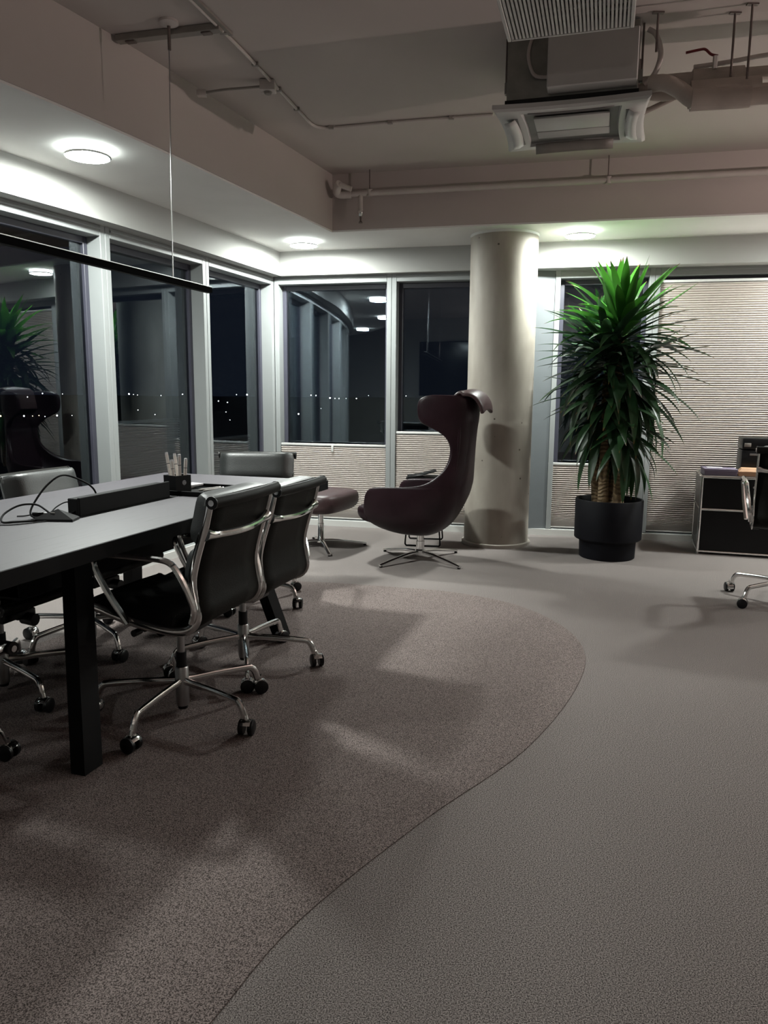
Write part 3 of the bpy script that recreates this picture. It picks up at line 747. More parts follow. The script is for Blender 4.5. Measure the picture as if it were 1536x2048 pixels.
UP = ('side_frame', 'sling', 'pad', 'roll', 'spreader', 'armrest', 'tilt', 'gas_lift')
def place(ch, x, y, face, lift, label, spin=0.0):
    """face = direction (radians) the sitter looks; lift raises the seat; spin turns the star base"""
    ch.location = (x, y, RZ if lift < .5 else 0); ch.rotation_euler = (0, 0, face - pi / 2); ch['label'] = label
    for c in ch.children:
        nm = c.name
        if any(k in nm for k in UP) and 'sleeve' not in nm: c.location.z += lift
        if nm.startswith('base_leg'): c.rotation_euler.z = spin
    return ch
proto = make_chair('x', MT['leather'], MT['sling'])
face_l = atan2(V.y, V.x)          # towards the table from the right side
face_r = face_l + pi
base_dir = lambda ang, face: ang - face      # spin so that one leg points along world angle ang
lst = [(-.795, 2.87, face_l, .035, 'black soft pad chair nearest the camera, back turned, chrome frame in full view', 0),
       (-.655, 3.43, face_l, .0, 'black soft pad chair partly hidden behind the nearest chair on the same table side', 0),
       (-.815, 4.53, -pi / 2 - .03, .01, 'black soft pad chair at the far head of the table, its pad facing the camera', 0),
       (-1.475, 3.70, face_r, -.01, 'soft pad chair on the window side of the table, pale green sheen on its pad', 0),
       (-1.615, 3.085, face_r, .0, 'soft pad chair on the window side at the left edge, mostly under the table', 0),
       (-1.51, 2.20, tang, .0, 'soft pad chair at the near head of the table, mostly outside the left edge', 0)]
spins = [radians(-34), radians(-5), radians(-28), radians(-48), radians(-39), radians(52)]
CH = [proto]
for i in range(1, 6): CH.append(copy_tree(proto))
for c, (x, y, f, lift, lab, sp), s in zip(CH, lst, spins):
    k0 = s - f     # world angle of one leg = s
    place(c, x, y, f, lift, lab, k0)
desk = make_chair('x', MT['greyleather'], MT['sling'])
place(desk, 2.49, 4.58, radians(68), .10, 'black desk chair with blue grey pad in front of the black cabinet, right edge', radians(130) - radians(68))
desk.location.z = 0

# ================================================================== WING CHAIR
WC = thing('wing_chair', (.28, 5.72, 0), 'tall plum leather wing chair turned to the windows on a polished four star base', 'armchair', radians(155) - pi / 2)
ROWS = [(.198, -.06, .06, .06), (.212, -.12, .14, .14), (.25, -.19, .25, .225), (.31, -.25, .335, .285), (.38, -.295, .35, .318), (.47, -.34, .34, .333), (.535, -.368, .325, .338), (.575, -.378, .29, .338), (.590, -.381, .20, .338), (.598, -.383, -.03, .336), (.62, -.388, -.14, .330), (.66, -.393, -.20, .316), (.72, -.397, -.265, .296), (.80, -.402, -.298, .276), (.88, -.407, -.303, .266), (.95, -.412, -.275, .263), (1.0, -.417, -.205, .266), (1.035, -.421, -.120, .272), (1.06, -.425, -.082, .28), (1.10, -.43, -.066, .284), (1.17, -.432, -.060, .286), (1.225, -.428, -.072, .286), (1.25, -.415, -.115, .282), (1.262, -.395, -.17, .272)]
def ushape(row, nn=21, inset=0.0):
    z, yb, yf, hw = row; out = []
    y0 = yf if z < .57 else .34
    tc_ = math.acos(max(0.0, min(1.0, ((yf - y0) / (yb - y0)))) ** (1 / .62))
    for k in range(nn):
        th = -tc_ + 2 * tc_ * k / (nn - 1)
        sx, cx = sin(th), cos(th)
        x = hw * (abs(sx) ** .72) * (1 if sx > 0 else -1); y = y0 + (yb - y0) * cx ** .62
        out.append((x, y, z))
    return out
mb = MB(); g = mb.grid([ushape(r) for r in ROWS])
mb.bm.faces.new(g[0])
bmesh.ops.recalc_face_normals(mb.bm, faces=mb.bm.faces)
sh = mb.build('shell', MT['plum'], WC, angle=80)
md = sh.modifiers.new('th', 'SOLIDIFY'); md.thickness = .048; md.offset = -1.0; md.use_even_offset = False
md = sh.modifiers.new('sub', 'SUBSURF'); md.levels = 1; md.render_levels = 2
# seat cushion : rounded pan filling the bowl and lapping out in front
def blob(rows, m, name, parent, lev=2):
    mb = MB(); g = mb.grid([r + r[:1] for r in rows]); bmesh.ops.remove_doubles(mb.bm, verts=mb.bm.verts, dist=1e-6)
    mb.bm.verts.ensure_lookup_table()
    b = mb.bm
    es = [e for e in b.edges if e.is_boundary]
    bmesh.ops.holes_fill(b, edges=es, sides=0)
    o = mb.build(name, m, parent, angle=80)
    md = o.modifiers.new('sub', 'SUBSURF'); md.levels = 1; md.render_levels = lev
    return o
def rrect(hx, y0, y1, z, p=.5, n=20):
    cy, hy = (y0 + y1) / 2, (y1 - y0) / 2; out = []
    for k in range(n):
        a = 2 * pi * k / n
        out.append((hx * abs(cos(a)) ** p * (1 if cos(a) > 0 else -1), cy + hy * abs(sin(a)) ** p * (1 if sin(a) > 0 else -1), z))
    return out
def tilt(rows, k): return [[(x, y, z + k * y) for x, y, z in r] for r in rows]
blob(tilt([rrect(.20, -.16, .34, .292), rrect(.245, -.22, .42, .305), rrect(.262, -.25, .475, .345), rrect(.262, -.25, .48, .40), rrect(.25, -.24, .465, .428), rrect(.19, -.18, .38, .438)], -.02), MT['plum'], 'seat_cushion', WC)
bc = [(.20, -.02, .02, .43, -.255), (.215, -.03, .03, .48, -.270), (.205, -.03, .03, .62, -.312), (.165, -.028, .022, .80, -.330), (.165, -.028, .022, .98, -.340), (.17, -.028, .025, 1.12, -.350), (.15, -.02, .02, 1.17, -.355)]
blob([[(x, yc + yy, z) for x, yy, z in rrect(hx, y0, y1, zz)] for hx, y0, y1, zz, yc in bc], MT['plum'], 'back_cushion', WC)
# neck cushion saddled over the top edge of the back
nk = [(-.285, 1.08), (-.300, 1.17), (-.325, 1.238), (-.37, 1.268), (-.42, 1.266), (-.455, 1.240), (-.478, 1.195), (-.485, 1.150)]
nks = spline([(0, y, z) for y, z in nk], 3)
rows = []
for i, p in enumerate(nks):
    f = i / (len(nks) - 1); hw = .17 * (1 - .35 * max(0, f - .45) ** 1.0 / .55)
    rows.append([(x, p.y, p.z - (.030 * (abs(x) / hw) ** 2 if f > .4 else 0)) for x in [hw * (-1 + .25 * j) for j in range(9)]])
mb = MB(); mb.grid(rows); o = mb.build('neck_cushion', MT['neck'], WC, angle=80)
o['label'] = 'neck cushion flap in lighter brown leather'
md = o.modifiers.new('th', 'SOLIDIFY'); md.thickness = .030; md.offset = 1.0
md = o.modifiers.new('sub', 'SUBSURF'); md.levels = 1; md.render_levels = 2
def star4(parent, rr, zc, leg_r, col_r, ztop, ang0):
    MB().lathe([(0, zc - .02), (col_r * 1.25, zc - .018), (col_r * 1.25, zc + .012), (col_r, zc + .022), (col_r, (zc + ztop) / 2), (col_r * .86, (zc + ztop) / 2 + .002), (col_r * .86, ztop), (0, ztop)], n=28).build('column', MT['chrome'], parent)
    for k in range(4):
        a = ang0 + k * pi / 2; d = Vector((cos(a), sin(a), 0))
        lg = MB().tube(spline([d * col_r * .8 + Vector((0, 0, zc)), d * rr * .35 + Vector((0, 0, zc * .9)), d * rr * .7 + Vector((0, 0, zc * .58)), d * rr + Vector((0, 0, .016))], 4), [leg_r * 1.15] * 5 + [leg_r] * 7 + [leg_r * .85], n=10, sx=.62, ref=(0, 0, 1)).build('star_leg', MT['chrome'], parent)
        MB().lathe([(0, 0), (.012, 0), (.012, .010), (0, .010)], c=d * (rr - .012), n=12).build('glide', MT['plastic'], lg)
star4(WC, .415, .066, .0165, .031, .235, radians(42) - WC.rotation_euler.z)

# ---- ottoman
OT = thing('ottoman', (-.520, 6.18, 0), 'plum leather footstool on a chrome star base between table and wing chair', 'footstool', radians(155) - pi / 2)
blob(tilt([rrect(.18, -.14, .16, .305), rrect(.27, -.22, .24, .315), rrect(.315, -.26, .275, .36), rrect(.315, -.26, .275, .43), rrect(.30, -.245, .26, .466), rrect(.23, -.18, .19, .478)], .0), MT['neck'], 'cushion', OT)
star4(OT, .385, .060, .0155, .026, .345, atan2(6.278 - 6.18, -.149 + .520) - OT.rotation_euler.z)

# ---- little wire table behind the wing chair
WT = thing('wire_stand', (.345, 6.385, 0), 'small black stand on bent wire legs hidden behind the plum wing chair', 'side table', radians(-8))
for sy in (-1, 1):
    pts = spline([(-.10, sy * .10, .56), (-.125, sy * .13, .25), (-.145, sy * .155, .05), (-.14, sy * .157, .012), (-.11, sy * .158, .008), (.11, sy * .158, .008), (.14, sy * .157, .012), (.145, sy * .155, .05), (.125, sy * .13, .25), (.10, sy * .10, .56)], 4)
    MB().tube(pts, .0065, n=8).build('wire_leg', MT['black'], WT)
MB().tube([(-.128, -.138, .22), (.0, 0, .23), (.128, .138, .22)], .004, n=6).build('wire_brace', MT['black'], WT)
MB().box((0, 0, .567), (.30, .27, .014), bevel=.004).build('stand_top', MT['black'], WT)
mg = MB(); mg.grid([[(-.14, -.10, .0), (-.14, .10, .0)], [(-.02, -.10, .020), (-.02, .10, .020)], [(.10, -.10, .052), (.10, .10, .052)]])
o = mg.build('magazine', MT['black']); o.location = (.335, 6.37, .576); tag(o, 'magazine with a lifted cover on the wire stand behind the wing chair', 'magazine')
md = o.modifiers.new('th', 'SOLIDIFY'); md.thickness = .003

# ================================================================== YUCCA
YX, YY = 1.765, 5.90
PT = thing('plant_pot', (YX, YY, 0), 'matt black round planter with a narrower foot holding the yucca', 'planter')
MB().lathe([(0, 0), (.205, 0), (.212, .006), (.216, .135), (.25, .150), (.256, .158), (.258, .456), (.254, .462), (.240, .462), (.236, .455), (.234, .38), (0, .38)], n=56).build('pot', MT['pot'], PT)
so = MB().lathe([(.232, .382), (.16, .395), (.08, .402), (0, .404)], n=32).build('soil', MT['soil'], PT)
YU = thing('yucca', (YX, YY, .40), 'tall leafy green yucca with woody canes growing in the black planter', 'plant')
canes = [((-.055, -.02), (-.075, -.02), 1.02), ((.055, -.05), (.05, -.03), .62), ((.01, .07), (.03, .04), 1.30), ((-.08, .05), (-.16, .03), .80)]
for (bx, by), (tx, ty), h in canes:
    pts = spline([(bx, by, 0), (bx * .6 + tx * .4, by * .6 + ty * .4, h * .4), (tx, ty, h)], 5)
    MB().tube(pts, [.043 - .012 * k / (len(pts) - 1) for k in range(len(pts))], n=14).build('cane', MT['trunk'], YU)
# leaf meshes: blade in the y-z plane, starts at the given elevation and bows down
def leaf_mesh(el, droop, ln, wd, m, fold=.25):
    n = 8; bm = bmesh.new(); lay = None
    y = z = 0.0; rows = []; al = []
    a = el
    for k in range(n + 1):
        f = k / n
        ww = wd * (min(1, .35 + 2.2 * f) if f < .3 else 1.0) * (1 - max(0, f - .55) ** 1.6 / .45 ** 1.6 * .97)
        up_ = Vector((0, -sin(a), cos(a)))
        c = Vector((0, y, z))
        rows.append([bm.verts.new(c + Vector((-ww, 0, 0)) + up_ * ww * fold), bm.verts.new(c), bm.verts.new(c + Vector((ww, 0, 0)) + up_ * ww * fold)])
        al += [f] * 3
        y += cos(a) * ln / n; z += sin(a) * ln / n
        a -= droop / n * (0.5 + f)
        a = max(a, -radians(86))
    for p, q in zip(rows, rows[1:]):
        for j in range(2): bm.faces.new((p[j], p[j + 1], q[j + 1], q[j]))
    me = bpy.data.meshes.new('leaf'); bm.to_mesh(me); bm.free()
    at = me.attributes.new('along', 'FLOAT', 'POINT')
    for i, v in enumerate(al): at.data[i].value = v
    me.materials.append(MT[m])
    for p in me.polygons: p.use_smooth = True
    return me
cache = {}
def leaf(pos, az, el, droop, ln, wd=.024, m='shadedleaf'):
    key = (round(el / .16), round(droop / .25), round(wd / .004), m)
    if key not in cache: cache[key] = leaf_mesh(key[0] * .16, key[1] * .25, 1.0, key[2] * .004 / .5, m)
    o = bpy.data.objects.new('leaf', cache[key]); COL.objects.link(o); o.parent = YU
    o.location = pos; o.scale = (ln * random.uniform(.9, 1.1), ln, ln)
    o.rotation_euler = (0, 0, az - pi / 2)
    return o
R = random.Random(21)
# crowns: (centre x, y, z above the pot soil), number, length, elevation range
crowns = [((.03, .0, 1.32), 84, (.46, .60), (-.5, 1.18)), ((-.08, .0, 1.12), 64, (.48, .62), (-.75, .85)), ((.09, .0, 1.0), 56, (.48, .64), (-.95, .6)), ((-.07, .0, .76), 44, (.44, .58), (-1.1, .2)), ((.09, -.03, .56), 40, (.36, .48), (-1.15, .1))]
GA = pi * (3 - sqrt(5))
for (c, nl, (l0_, l1_), (e0, e1)) in crowns:
    for k in range(nl):
        f = (k + .5) / nl
        el = e0 + (e1 - e0) * f + R.uniform(-.12, .12)
        az = k * GA + R.uniform(-.2, .2)
        h = (f - .5) * .26
        rr = .03
        leaf((c[0] + cos(az) * rr, c[1] + sin(az) * rr, c[2] + h), az, el, R.uniform(.35, 1.5) * (1.15 - .85 * f), R.uniform(l0_, l1_) * (1.0 if f < .9 else .92), R.choice((.028, .033, .037)), 'leaf' if c[2] > 1.3 and f > .38 else 'shadedleaf')
# leaves that stand out in the photograph (azimuth seen from the camera: 0 = right, pi = left)
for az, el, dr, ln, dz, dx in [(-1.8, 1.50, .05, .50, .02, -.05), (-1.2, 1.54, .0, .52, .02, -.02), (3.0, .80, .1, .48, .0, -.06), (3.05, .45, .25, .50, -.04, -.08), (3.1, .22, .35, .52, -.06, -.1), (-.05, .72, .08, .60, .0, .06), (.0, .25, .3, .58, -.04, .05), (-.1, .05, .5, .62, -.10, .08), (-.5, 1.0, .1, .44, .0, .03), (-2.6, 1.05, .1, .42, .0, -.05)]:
    leaf((.03 + dx, -.02, 1.34 + dz), az, el, dr, ln, .038, 'leaf' if el > .3 else 'shadedleaf')

# ================================================================== CABINET
CBA = atan2(-.30, .954)
CB = thing('low_cabinet', (2.538, 6.03, 0), 'low black steel cabinet in a chrome tube frame by the tall blind', 'cabinet', CBA)
CW, CD, CH_ = 1.52, .50, .625; zb = .022; zm = .365
def tube_c(a, b): return MB().cyl(a, b, .0095, n=12)
xs_ = [0, .755, CW]
fr = MB()
for x in xs_:
    for y in (0, CD):
        fr.cyl((x, y, zb), (x, y, CH_), .0095, n=10); fr.lathe([(0, .0), (.013, .0), (.013, .006), (.006, .012), (.006, zb), (0, zb)], c=(x, y, 0), n=10)
    for z in (zb, zm, CH_): fr.cyl((x, 0, z), (x, CD, z), .0095, n=10)
for y in (0, CD):
    for z in (zb, zm, CH_): fr.cyl((0, y, z), (CW, y, z), .0095, n=10)
fr.build('tube_frame', MT['chrome'], CB)
for i in range(2):
    xa, xb = xs_[i] + .011, xs_[i + 1] - .011
    d = MB().box(((xa + xb) / 2, .004, (zm + CH_) / 2), (xb - xa, .008, CH_ - zm - .022), bevel=.001, seg=1).build('drawer', MT['panel'], CB)
    MB().cyl(((xa + xb) / 2, 0, (zm + CH_) / 2 + .06), ((xa + xb) / 2, -.004, (zm + CH_) / 2 + .06), .009, n=14).build('lock', MT['chrome'], d)
    d = MB().box(((xa + xb) / 2, .004, (zm + zb) / 2), (xb - xa, .008, zm - zb - .022), bevel=.001, seg=1).build('door', MT['panel'], CB)
    MB().cyl(((xa + xb) / 2, 0, zm - .05), ((xa + xb) / 2, -.004, zm - .05), .009, n=14).build('lock', MT['chrome'], d)
for x in (0, CW):
    for za, zz in ((zb, zm), (zm, CH_)):
        MB().box((x, CD / 2, (za + zz) / 2), (.008, CD - .022, zz - za - .022), bevel=.001, seg=1).build('side_panel', MT['sidepanel'], CB)
MB().box((CW / 2, CD / 2, CH_ + .001), (CW - .022, CD - .022, .010), bevel=.001, seg=1).build('top_panel', MT['sidepanel'], CB)
MB().box((CW / 2, CD / 2, zb), (CW - .022, CD - .022, .008)).build('bottom_panel', MT['panel'], CB, smooth=False)
MB().box((CW / 2, CD - .003, (zb + CH_) / 2), (CW - .022, .006, CH_ - zb - .022)).build('back_panel', MT['panel'], CB, smooth=False)
cbm = Matrix.Translation(CB.location) @ Matrix.Rotation(CBA, 4, 'Z')
def carton(name, x, y, z, size, m, label, cat, rz=0, lid=None):
    t = thing(name, cbm @ Vector((x, y, z)), label, cat, CBA + rz)
    MB().box((0, 0, size[2] / 2 - .003), (size[0] * .97, size[1] * .97, size[2] - .006), bevel=.002, seg=1).build('body', m, t)
    MB().box((0, 0, size[2] - .012), (size[0], size[1], .020), bevel=.002, seg=1).build('lid', lid or m, t)
    return t
CT = CH_ + .0065
carton('flat_box', .135, .19, CT, (.25, .22, .055), MT['purple'], 'flat mauve box on the left end of the black cabinet', 'box', 0.05)
o = MB().box((0, 0, 0), (.12, .07, .003), bevel=.001, seg=1).build('leaflet', MT['paper'], None); o.location = cbm @ Vector((.10, .17, CT + .0567)); o.rotation_euler = (0, 0, CBA + .05); tag(o, 'white leaflet lying on the flat mauve box', 'paper')
tb = thing('tan_box', cbm @ Vector((.355, .15, CT)), 'small tan cardboard box with a sloping lid beside the mauve box', 'box', CBA - .05)
MB().box((0, 0, .019), (.165, .13, .038), bevel=.002, seg=1).build('body', MT['tan'], tb)
mb = MB(); rows = [rrect(.0825, -.065, .065, .038, .15, 12), rrect(.060, -.045, .060, .062, .15, 12)]
g = mb.grid([r + r[:1] for r in rows]); bmesh.ops.remove_doubles(mb.bm, verts=mb.bm.verts, dist=1e-6); bmesh.ops.holes_fill(mb.bm, edges=[e for e in mb.bm.edges if e.is_boundary], sides=0)
mb.build('lid', MT['tan'], tb, smooth=False)
pr = thing('printer', cbm @ Vector((.53, .36, CT + .001)), 'black desktop printer on the cabinet behind the desk chair', 'printer', CBA)
MB().box((0, 0, .10), (.46, .27, .20), bevel=.012).build('body', MT['plastic'], pr)
MB().box((0, 0, .25), (.46, .27, .09), bevel=.012).build('scanner_lid', MT['plastic'], pr)
MB().box((0, -.142, .05), (.30, .03, .012), bevel=.002).build('paper_tray', MT['black'], pr)
MB().box((-.19, -.137, .24), (.05, .008, .03), bevel=.002).build('control_panel', MT['track'], pr)
MB().box((.02, -.137, .165), (.38, .006, .016), bevel=.002).build('trim_strip', MT['satin'], pr)

# ================================================================== CEILING FITTINGS
# air conditioner cassette
ACA = atan2(-.198, .692)
AC = thing('air_conditioner', (.940, 4.105, 0), 'white cassette air conditioner hanging under a galvanised body from the ceiling', 'air conditioner', ACA)
zp = 2.600
MB().box((0, .02, 2.80), (.60, .62, .30), bevel=.003, seg=1).build('body', MT['galv'], AC)
MB().box((0, 0, 2.642), (.61, .61, .018)).build('foam_seal', MT['foam'], AC, smooth=False)
# panel: ring with bowed sides
def bow(hx, hy, bx_, by_, z, n=8):
    P = []
    for i in range(n): t_ = -1 + 2 * i / n; P.append((t_ * hx, -hy + by_ * (1 - t_ * t_), z))
    for i in range(n): t_ = -1 + 2 * i / n; P.append((hx - bx_ * (1 - t_ * t_), t_ * hy, z))
    for i in range(n): t_ = 1 - 2 * i / n; P.append((t_ * hx, hy - by_ * (1 - t_ * t_), z))
    for i in range(n): t_ = 1 - 2 * i / n; P.append((-hx + bx_ * (1 - t_ * t_), t_ * hy, z))
    return P
mb = MB(); rows = [bow(.335, .305, .02, .02, zp + .036), bow(.362, .325, .02, .02, zp + .030), bow(.362, .325, .02, .02, zp + .010), bow(.347, .312, .02, .02, zp), bow(.235, .255, .012, .012, zp), bow(.228, .248, .012, .012, zp + .022)]
mb.grid([r + r[:1] for r in rows]); bmesh.ops.remove_doubles(mb.bm, verts=mb.bm.verts, dist=1e-6); mb.build('panel', MT['acwhite'], AC)
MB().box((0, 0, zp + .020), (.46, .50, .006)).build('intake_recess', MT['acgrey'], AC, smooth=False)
ik = MB(); ik.box((0, -.075, zp + .006), (.36, .19, .012), bevel=.004); ik.build('intake_grille', MT['acwhite'], AC)
MB().box((0, .080, zp + .006), (.36, .10, .012), bevel=.004).build('intake_grille', MT['acwhite'], AC)
for s in (-1, 1):
    rows = []
    for k in range(9):
        t_ = -1 + .25 * k; b_ = .012 * (1 - t_ * t_)
        rows.append([(s * (.268 - b_) , t_ * .20, zp - .002), (s * (.290 - b_), t_ * .20, zp - .014), (s * (.318 - b_), t_ * .20, zp - .016)])
    mb = MB(); mb.grid(rows); o = mb.build('side_louver', MT['acwhite'], AC); md = o.modifiers.new('th', 'SOLIDIFY'); md.thickness = .006
    MB().box((s * .262, 0, zp + .001), (.016, .40, .006)).build('louver_gap', MT['acgrey'], AC, smooth=False)
    rows = []
    for k in range(9):
        t_ = -1 + .25 * k; b_ = .010 * (1 - t_ * t_)
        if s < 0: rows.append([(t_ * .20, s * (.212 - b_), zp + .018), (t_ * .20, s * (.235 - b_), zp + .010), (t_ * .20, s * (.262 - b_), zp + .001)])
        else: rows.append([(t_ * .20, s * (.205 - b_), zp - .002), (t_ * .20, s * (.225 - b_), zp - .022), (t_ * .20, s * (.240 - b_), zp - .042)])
    mb = MB(); mb.grid(rows); o = mb.build('front_louver' if s < 0 else 'rear_louver', MT['acgrey'] if s < 0 else MT['track'], AC); md = o.modifiers.new('th', 'SOLIDIFY'); md.thickness = .006  # rear louver in darker grey, its shadow painted into the colour
bx = MB().box((.095, -.335, 2.775), (.40, .09, .22), bevel=.004, seg=1).build('control_box', MT['acwhite'], AC)
MB().tube(spline([(-.18, -.302, 2.93), (-.20, -.315, 2.84), (-.17, -.315, 2.75), (-.105, -.312, 2.735)], 5), .008, n=8).build('conduit', MT['pipewhite'], AC)
for (x, y) in ((-.315, -.20), (.315, -.20), (-.315, .2), (.315, .2)):
    MB().cyl((x, y, 2.72), (x, y, Z_CEIL), .005, n=8).build('hanger_rod', MT['rod'], AC)
    MB().box((x * .985, y, 2.74), (.02, .03, .05)).build('hanger_bracket', MT['galv'], AC, smooth=False)
# slatted grille box hanging in front of it
GR = thing('ceiling_grille', (.605, 2.845, 0), 'ribbed white ventilation grille hanging in front of the air conditioner at the top', 'vent', ACA)
gw, gl, gz = .475, .72, 2.64
# local y: from -gl/2 to gl/2
for s in (-1, 1): MB().box((s * (gw / 2 - .007), 0, gz + .03), (.014, gl, .06), bevel=.002, seg=1).build('side_frame', MT['acwhite'], GR)
for s in (-1, 1): MB().box((0, s * (gl / 2 - .006), gz + .03), (gw - .03, .012, .06), bevel=.002, seg=1).build('end_frame', MT['acwhite'], GR)
MB().box((0, 0, gz + .05), (gw - .03, gl - .03, .004)).build('backing', MT['track'], GR, smooth=False)
sm = None; ns = 31
for k in range(ns):
    x = -gw / 2 + .022 + (gw - .044) * k / (ns - 1)
    if sm is None: sm = MB().box((0, 0, 0), (.0085, gl - .026, .022)).mesh('slat', MT['acwhite'], smooth=False)
    o = bpy.data.objects.new('slat', sm); COL.objects.link(o); o.parent = GR; o.location = (x, 0, gz + .013)
for y in (gl / 2 - .10, gl / 2 - .15): MB().box((0, y, gz + .032), (gw - .03, .012, .010)).build('cross_rib', MT['acwhite'], GR, smooth=False)
for (x, y) in ((-.19, .25), (.19, .25), (-.19, -.25), (.19, -.25)):
    MB().cyl((x, y, gz + .055), (x, y, Z_CEIL), .005, n=8).build('hanger_rod', MT['rod'], GR)

# pipes to the right of the air conditioner
def pipe(name, pts, r, m, label, cat='pipe', n=12, extra=None):
    t = thing(name, (0, 0, 0), label, cat)
    p = spline(pts, 5)
    MB().tube(p, r, n=n).build('insulation' if m is MT['pipe'] else 'tube', m, t)
    return t, p
t, p = pipe('insulated_pipe', [(1.215, 3.93, 2.745), (1.32, 3.90, 2.745), (1.55, 3.84, 2.745), (1.9, 3.76, 2.745), (2.6, 3.60, 2.745)], .030, MT['pipe'], 'thin insulated pipe running right from the air conditioner, topmost of the bundle')
MB().tube([(1.44, 3.868, 2.745), (1.66, 3.818, 2.745)], .040, n=12).build('wrap', MT['pipe'], t)
t, p = pipe('insulated_pipe', [(1.20, 3.86, 2.69), (1.27, 3.80, 2.655), (1.36, 3.78, 2.655), (1.46, 3.77, 2.635), (1.7, 3.71, 2.635), (2.6, 3.50, 2.635)], .034, MT['pipe'], 'middle insulated pipe sagging out of the air conditioner and running right')
MB().tube([(1.40, 3.778, 2.64), (1.69, 3.712, 2.64)], .060, n=14).build('wrap', MT['pipe'], t)
t, p = pipe('insulated_pipe', [(1.20, 3.72, 2.665), (1.25, 3.68, 2.655), (1.31, 3.66, 2.62), (1.38, 3.645, 2.57), (1.5, 3.62, 2.57), (1.8, 3.55, 2.57), (2.5, 3.39, 2.57)], .036, MT['pipe'], 'lowest insulated pipe, thickest, running right from the air conditioner')
MB().tube([(1.36, 3.65, 2.572), (1.60, 3.596, 2.57)], .046, n=14).build('wrap', MT['pipe'], t)
t, p = pipe('drain_hose', [(1.17, 3.98, 2.60), (1.26, 3.93, 2.625), (1.36, 3.87, 2.66), (1.46, 3.83, 2.70)], .013, MT['pipe'], 'slim drain hose rising from the air conditioner panel to the pipes')
t, p = pipe('bent_conduit', [(1.20, 3.80, 2.93), (1.235, 3.79, 2.90), (1.26, 3.79, 2.82), (1.24, 3.80, 2.74), (1.20, 3.82, 2.70)], .012, MT['pipewhite'], 'bent grey conduit looping beside the air conditioner body')
t, p = pipe('thin_conduit', [(1.45, 3.88, 2.80), (1.6, 3.86, 2.815), (1.8, 3.86, 2.85), (2.1, 3.80, 2.86), (2.8, 3.66, 2.86)], .011, MT['pipewhite'], 'thin conduit curving above the insulated pipes')
VL = thing('valve_lever', (1.515, 3.795, 2.73), 'dark red valve lever on the insulated pipes', 'valve', ACA)
MB().cyl((0, 0, .03), (0, 0, .085), .012, n=12).build('spindle', MT['chrome'], VL)
MB().tube(spline([(.01, 0, .085), (-.02, 0, .095), (-.045, 0, .118), (-.07, 0, .120), (-.13, 0, .113)], 4), .0075, n=8, sx=.8).build('handle', MT['red'], VL)
for (x, y, z, l) in [(1.56, 3.72, 2.70, 'leftmost thin hanger rod above the pipe bundle'), (1.60, 3.64, 2.66, 'middle thin hanger rod above the pipe bundle'), (1.66, 3.52, 2.63, 'rightmost and nearest thin hanger rod above the pipe bundle'), (1.215, 3.72, 2.80, 'short hanger rod beside the air conditioner body')]:
    t = thing('hanger_rod', (x, y, z), l, 'rod')
    MB().cyl((0, 0, 0), (0, 0, Z_CEIL - z - .001), .0055, n=8).build('rod', MT['rod'], t)
    MB().box((0, 0, Z_CEIL - z - .004), (.05, .02, .006)).build('ceiling_plate', MT['rod'], t, smooth=False)

# track bar, conduit, detector arm, pendant
TB = thing('ceiling_rail', (-1.045, 3.93, Z_CEIL), 'grey mounting rail screwed across the ceiling behind the hanging cord', 'rail', atan2(3.865 - 3.993, -.785 + 1.30))
MB().box((0, 0, -.016), (.545, .045, .030), bevel=.002, seg=1).build('channel', MT['track'], TB)
for s in (-1, 1): MB().box((s * .20, 0, -.034), (.05, .03, .008), bevel=.002, seg=1).build('clip', MT['rod'], TB)
CO = thing('ceiling_conduit', (0, 0, 0), 'thin grey conduit running along the ceiling and turning towards the air conditioner', 'conduit')
cp = [(-1.10, 2.70, Z_CEIL - .011), (-.86, 3.62, Z_CEIL - .011), (-.735, 4.09, Z_CEIL - .011), (-.61, 4.63, Z_CEIL - .011), (-.505, 5.08, Z_CEIL - .011), (-.47, 5.19, Z_CEIL - .011), (-.42, 5.235, Z_CEIL - .011), (-.30, 5.22, Z_CEIL - .011), (.02, 5.13, Z_CEIL - .011), (.65, 4.98, Z_CEIL - .011), (.9, 4.30, Z_CEIL - .02)]
MB().tube(spline(cp[:-1], 4), .009, n=8).build('conduit_tube', MT['pipewhite'], CO)
for (x, y) in [(-.78, 3.92), (-.69, 4.28), (-.615, 4.61), (-.545, 4.91), (-.36, 5.23), (.02, 5.13), (.4, 5.04)]:
    MB().box((x, y, Z_CEIL - .010), (.035, .022, .020), bevel=.002, seg=1).build('clip', MT['track'], CO)
# flat dark cover strip along the conduit at the top of the picture
o = MB().box((0, 0, 0), (.50, .020, .014)).build('cable_cover', MT['track'], None, smooth=False)
o.location = (-.815, 3.71, Z_CEIL - .008); o.rotation_euler = (0, 0, radians(75)); tag(o, 'short dark cable cover strip beside the ceiling conduit', 'cable cover')
DT = thing('detector_box', (-.66, 4.52, Z_CEIL), 'small white junction box on the ceiling with an arm to the bulkhead', 'junction box', atan2(-.0, -1))
MB().box((0, 0, -.030), (.085, .075, .055), bevel=.006).build('box_body', MT['pipewhite'], DT)
MB().lathe([(0, -.072), (.018, -.070), (.024, -.058), (0, -.058)], n=16).build('sensor', MT['track'], DT)
MB().tube(spline([(.045, 0, -.030), (.13, .01, -.042), (.24, .012, -.052), (.36, .012, -.070)], 4), .007, n=8).build('arm_tube', MT['track'], DT)
MB().box((.365, .010, -.072), (.05, .04, .03), bevel=.003).build('wall_clip', MT['pipewhite'], DT)
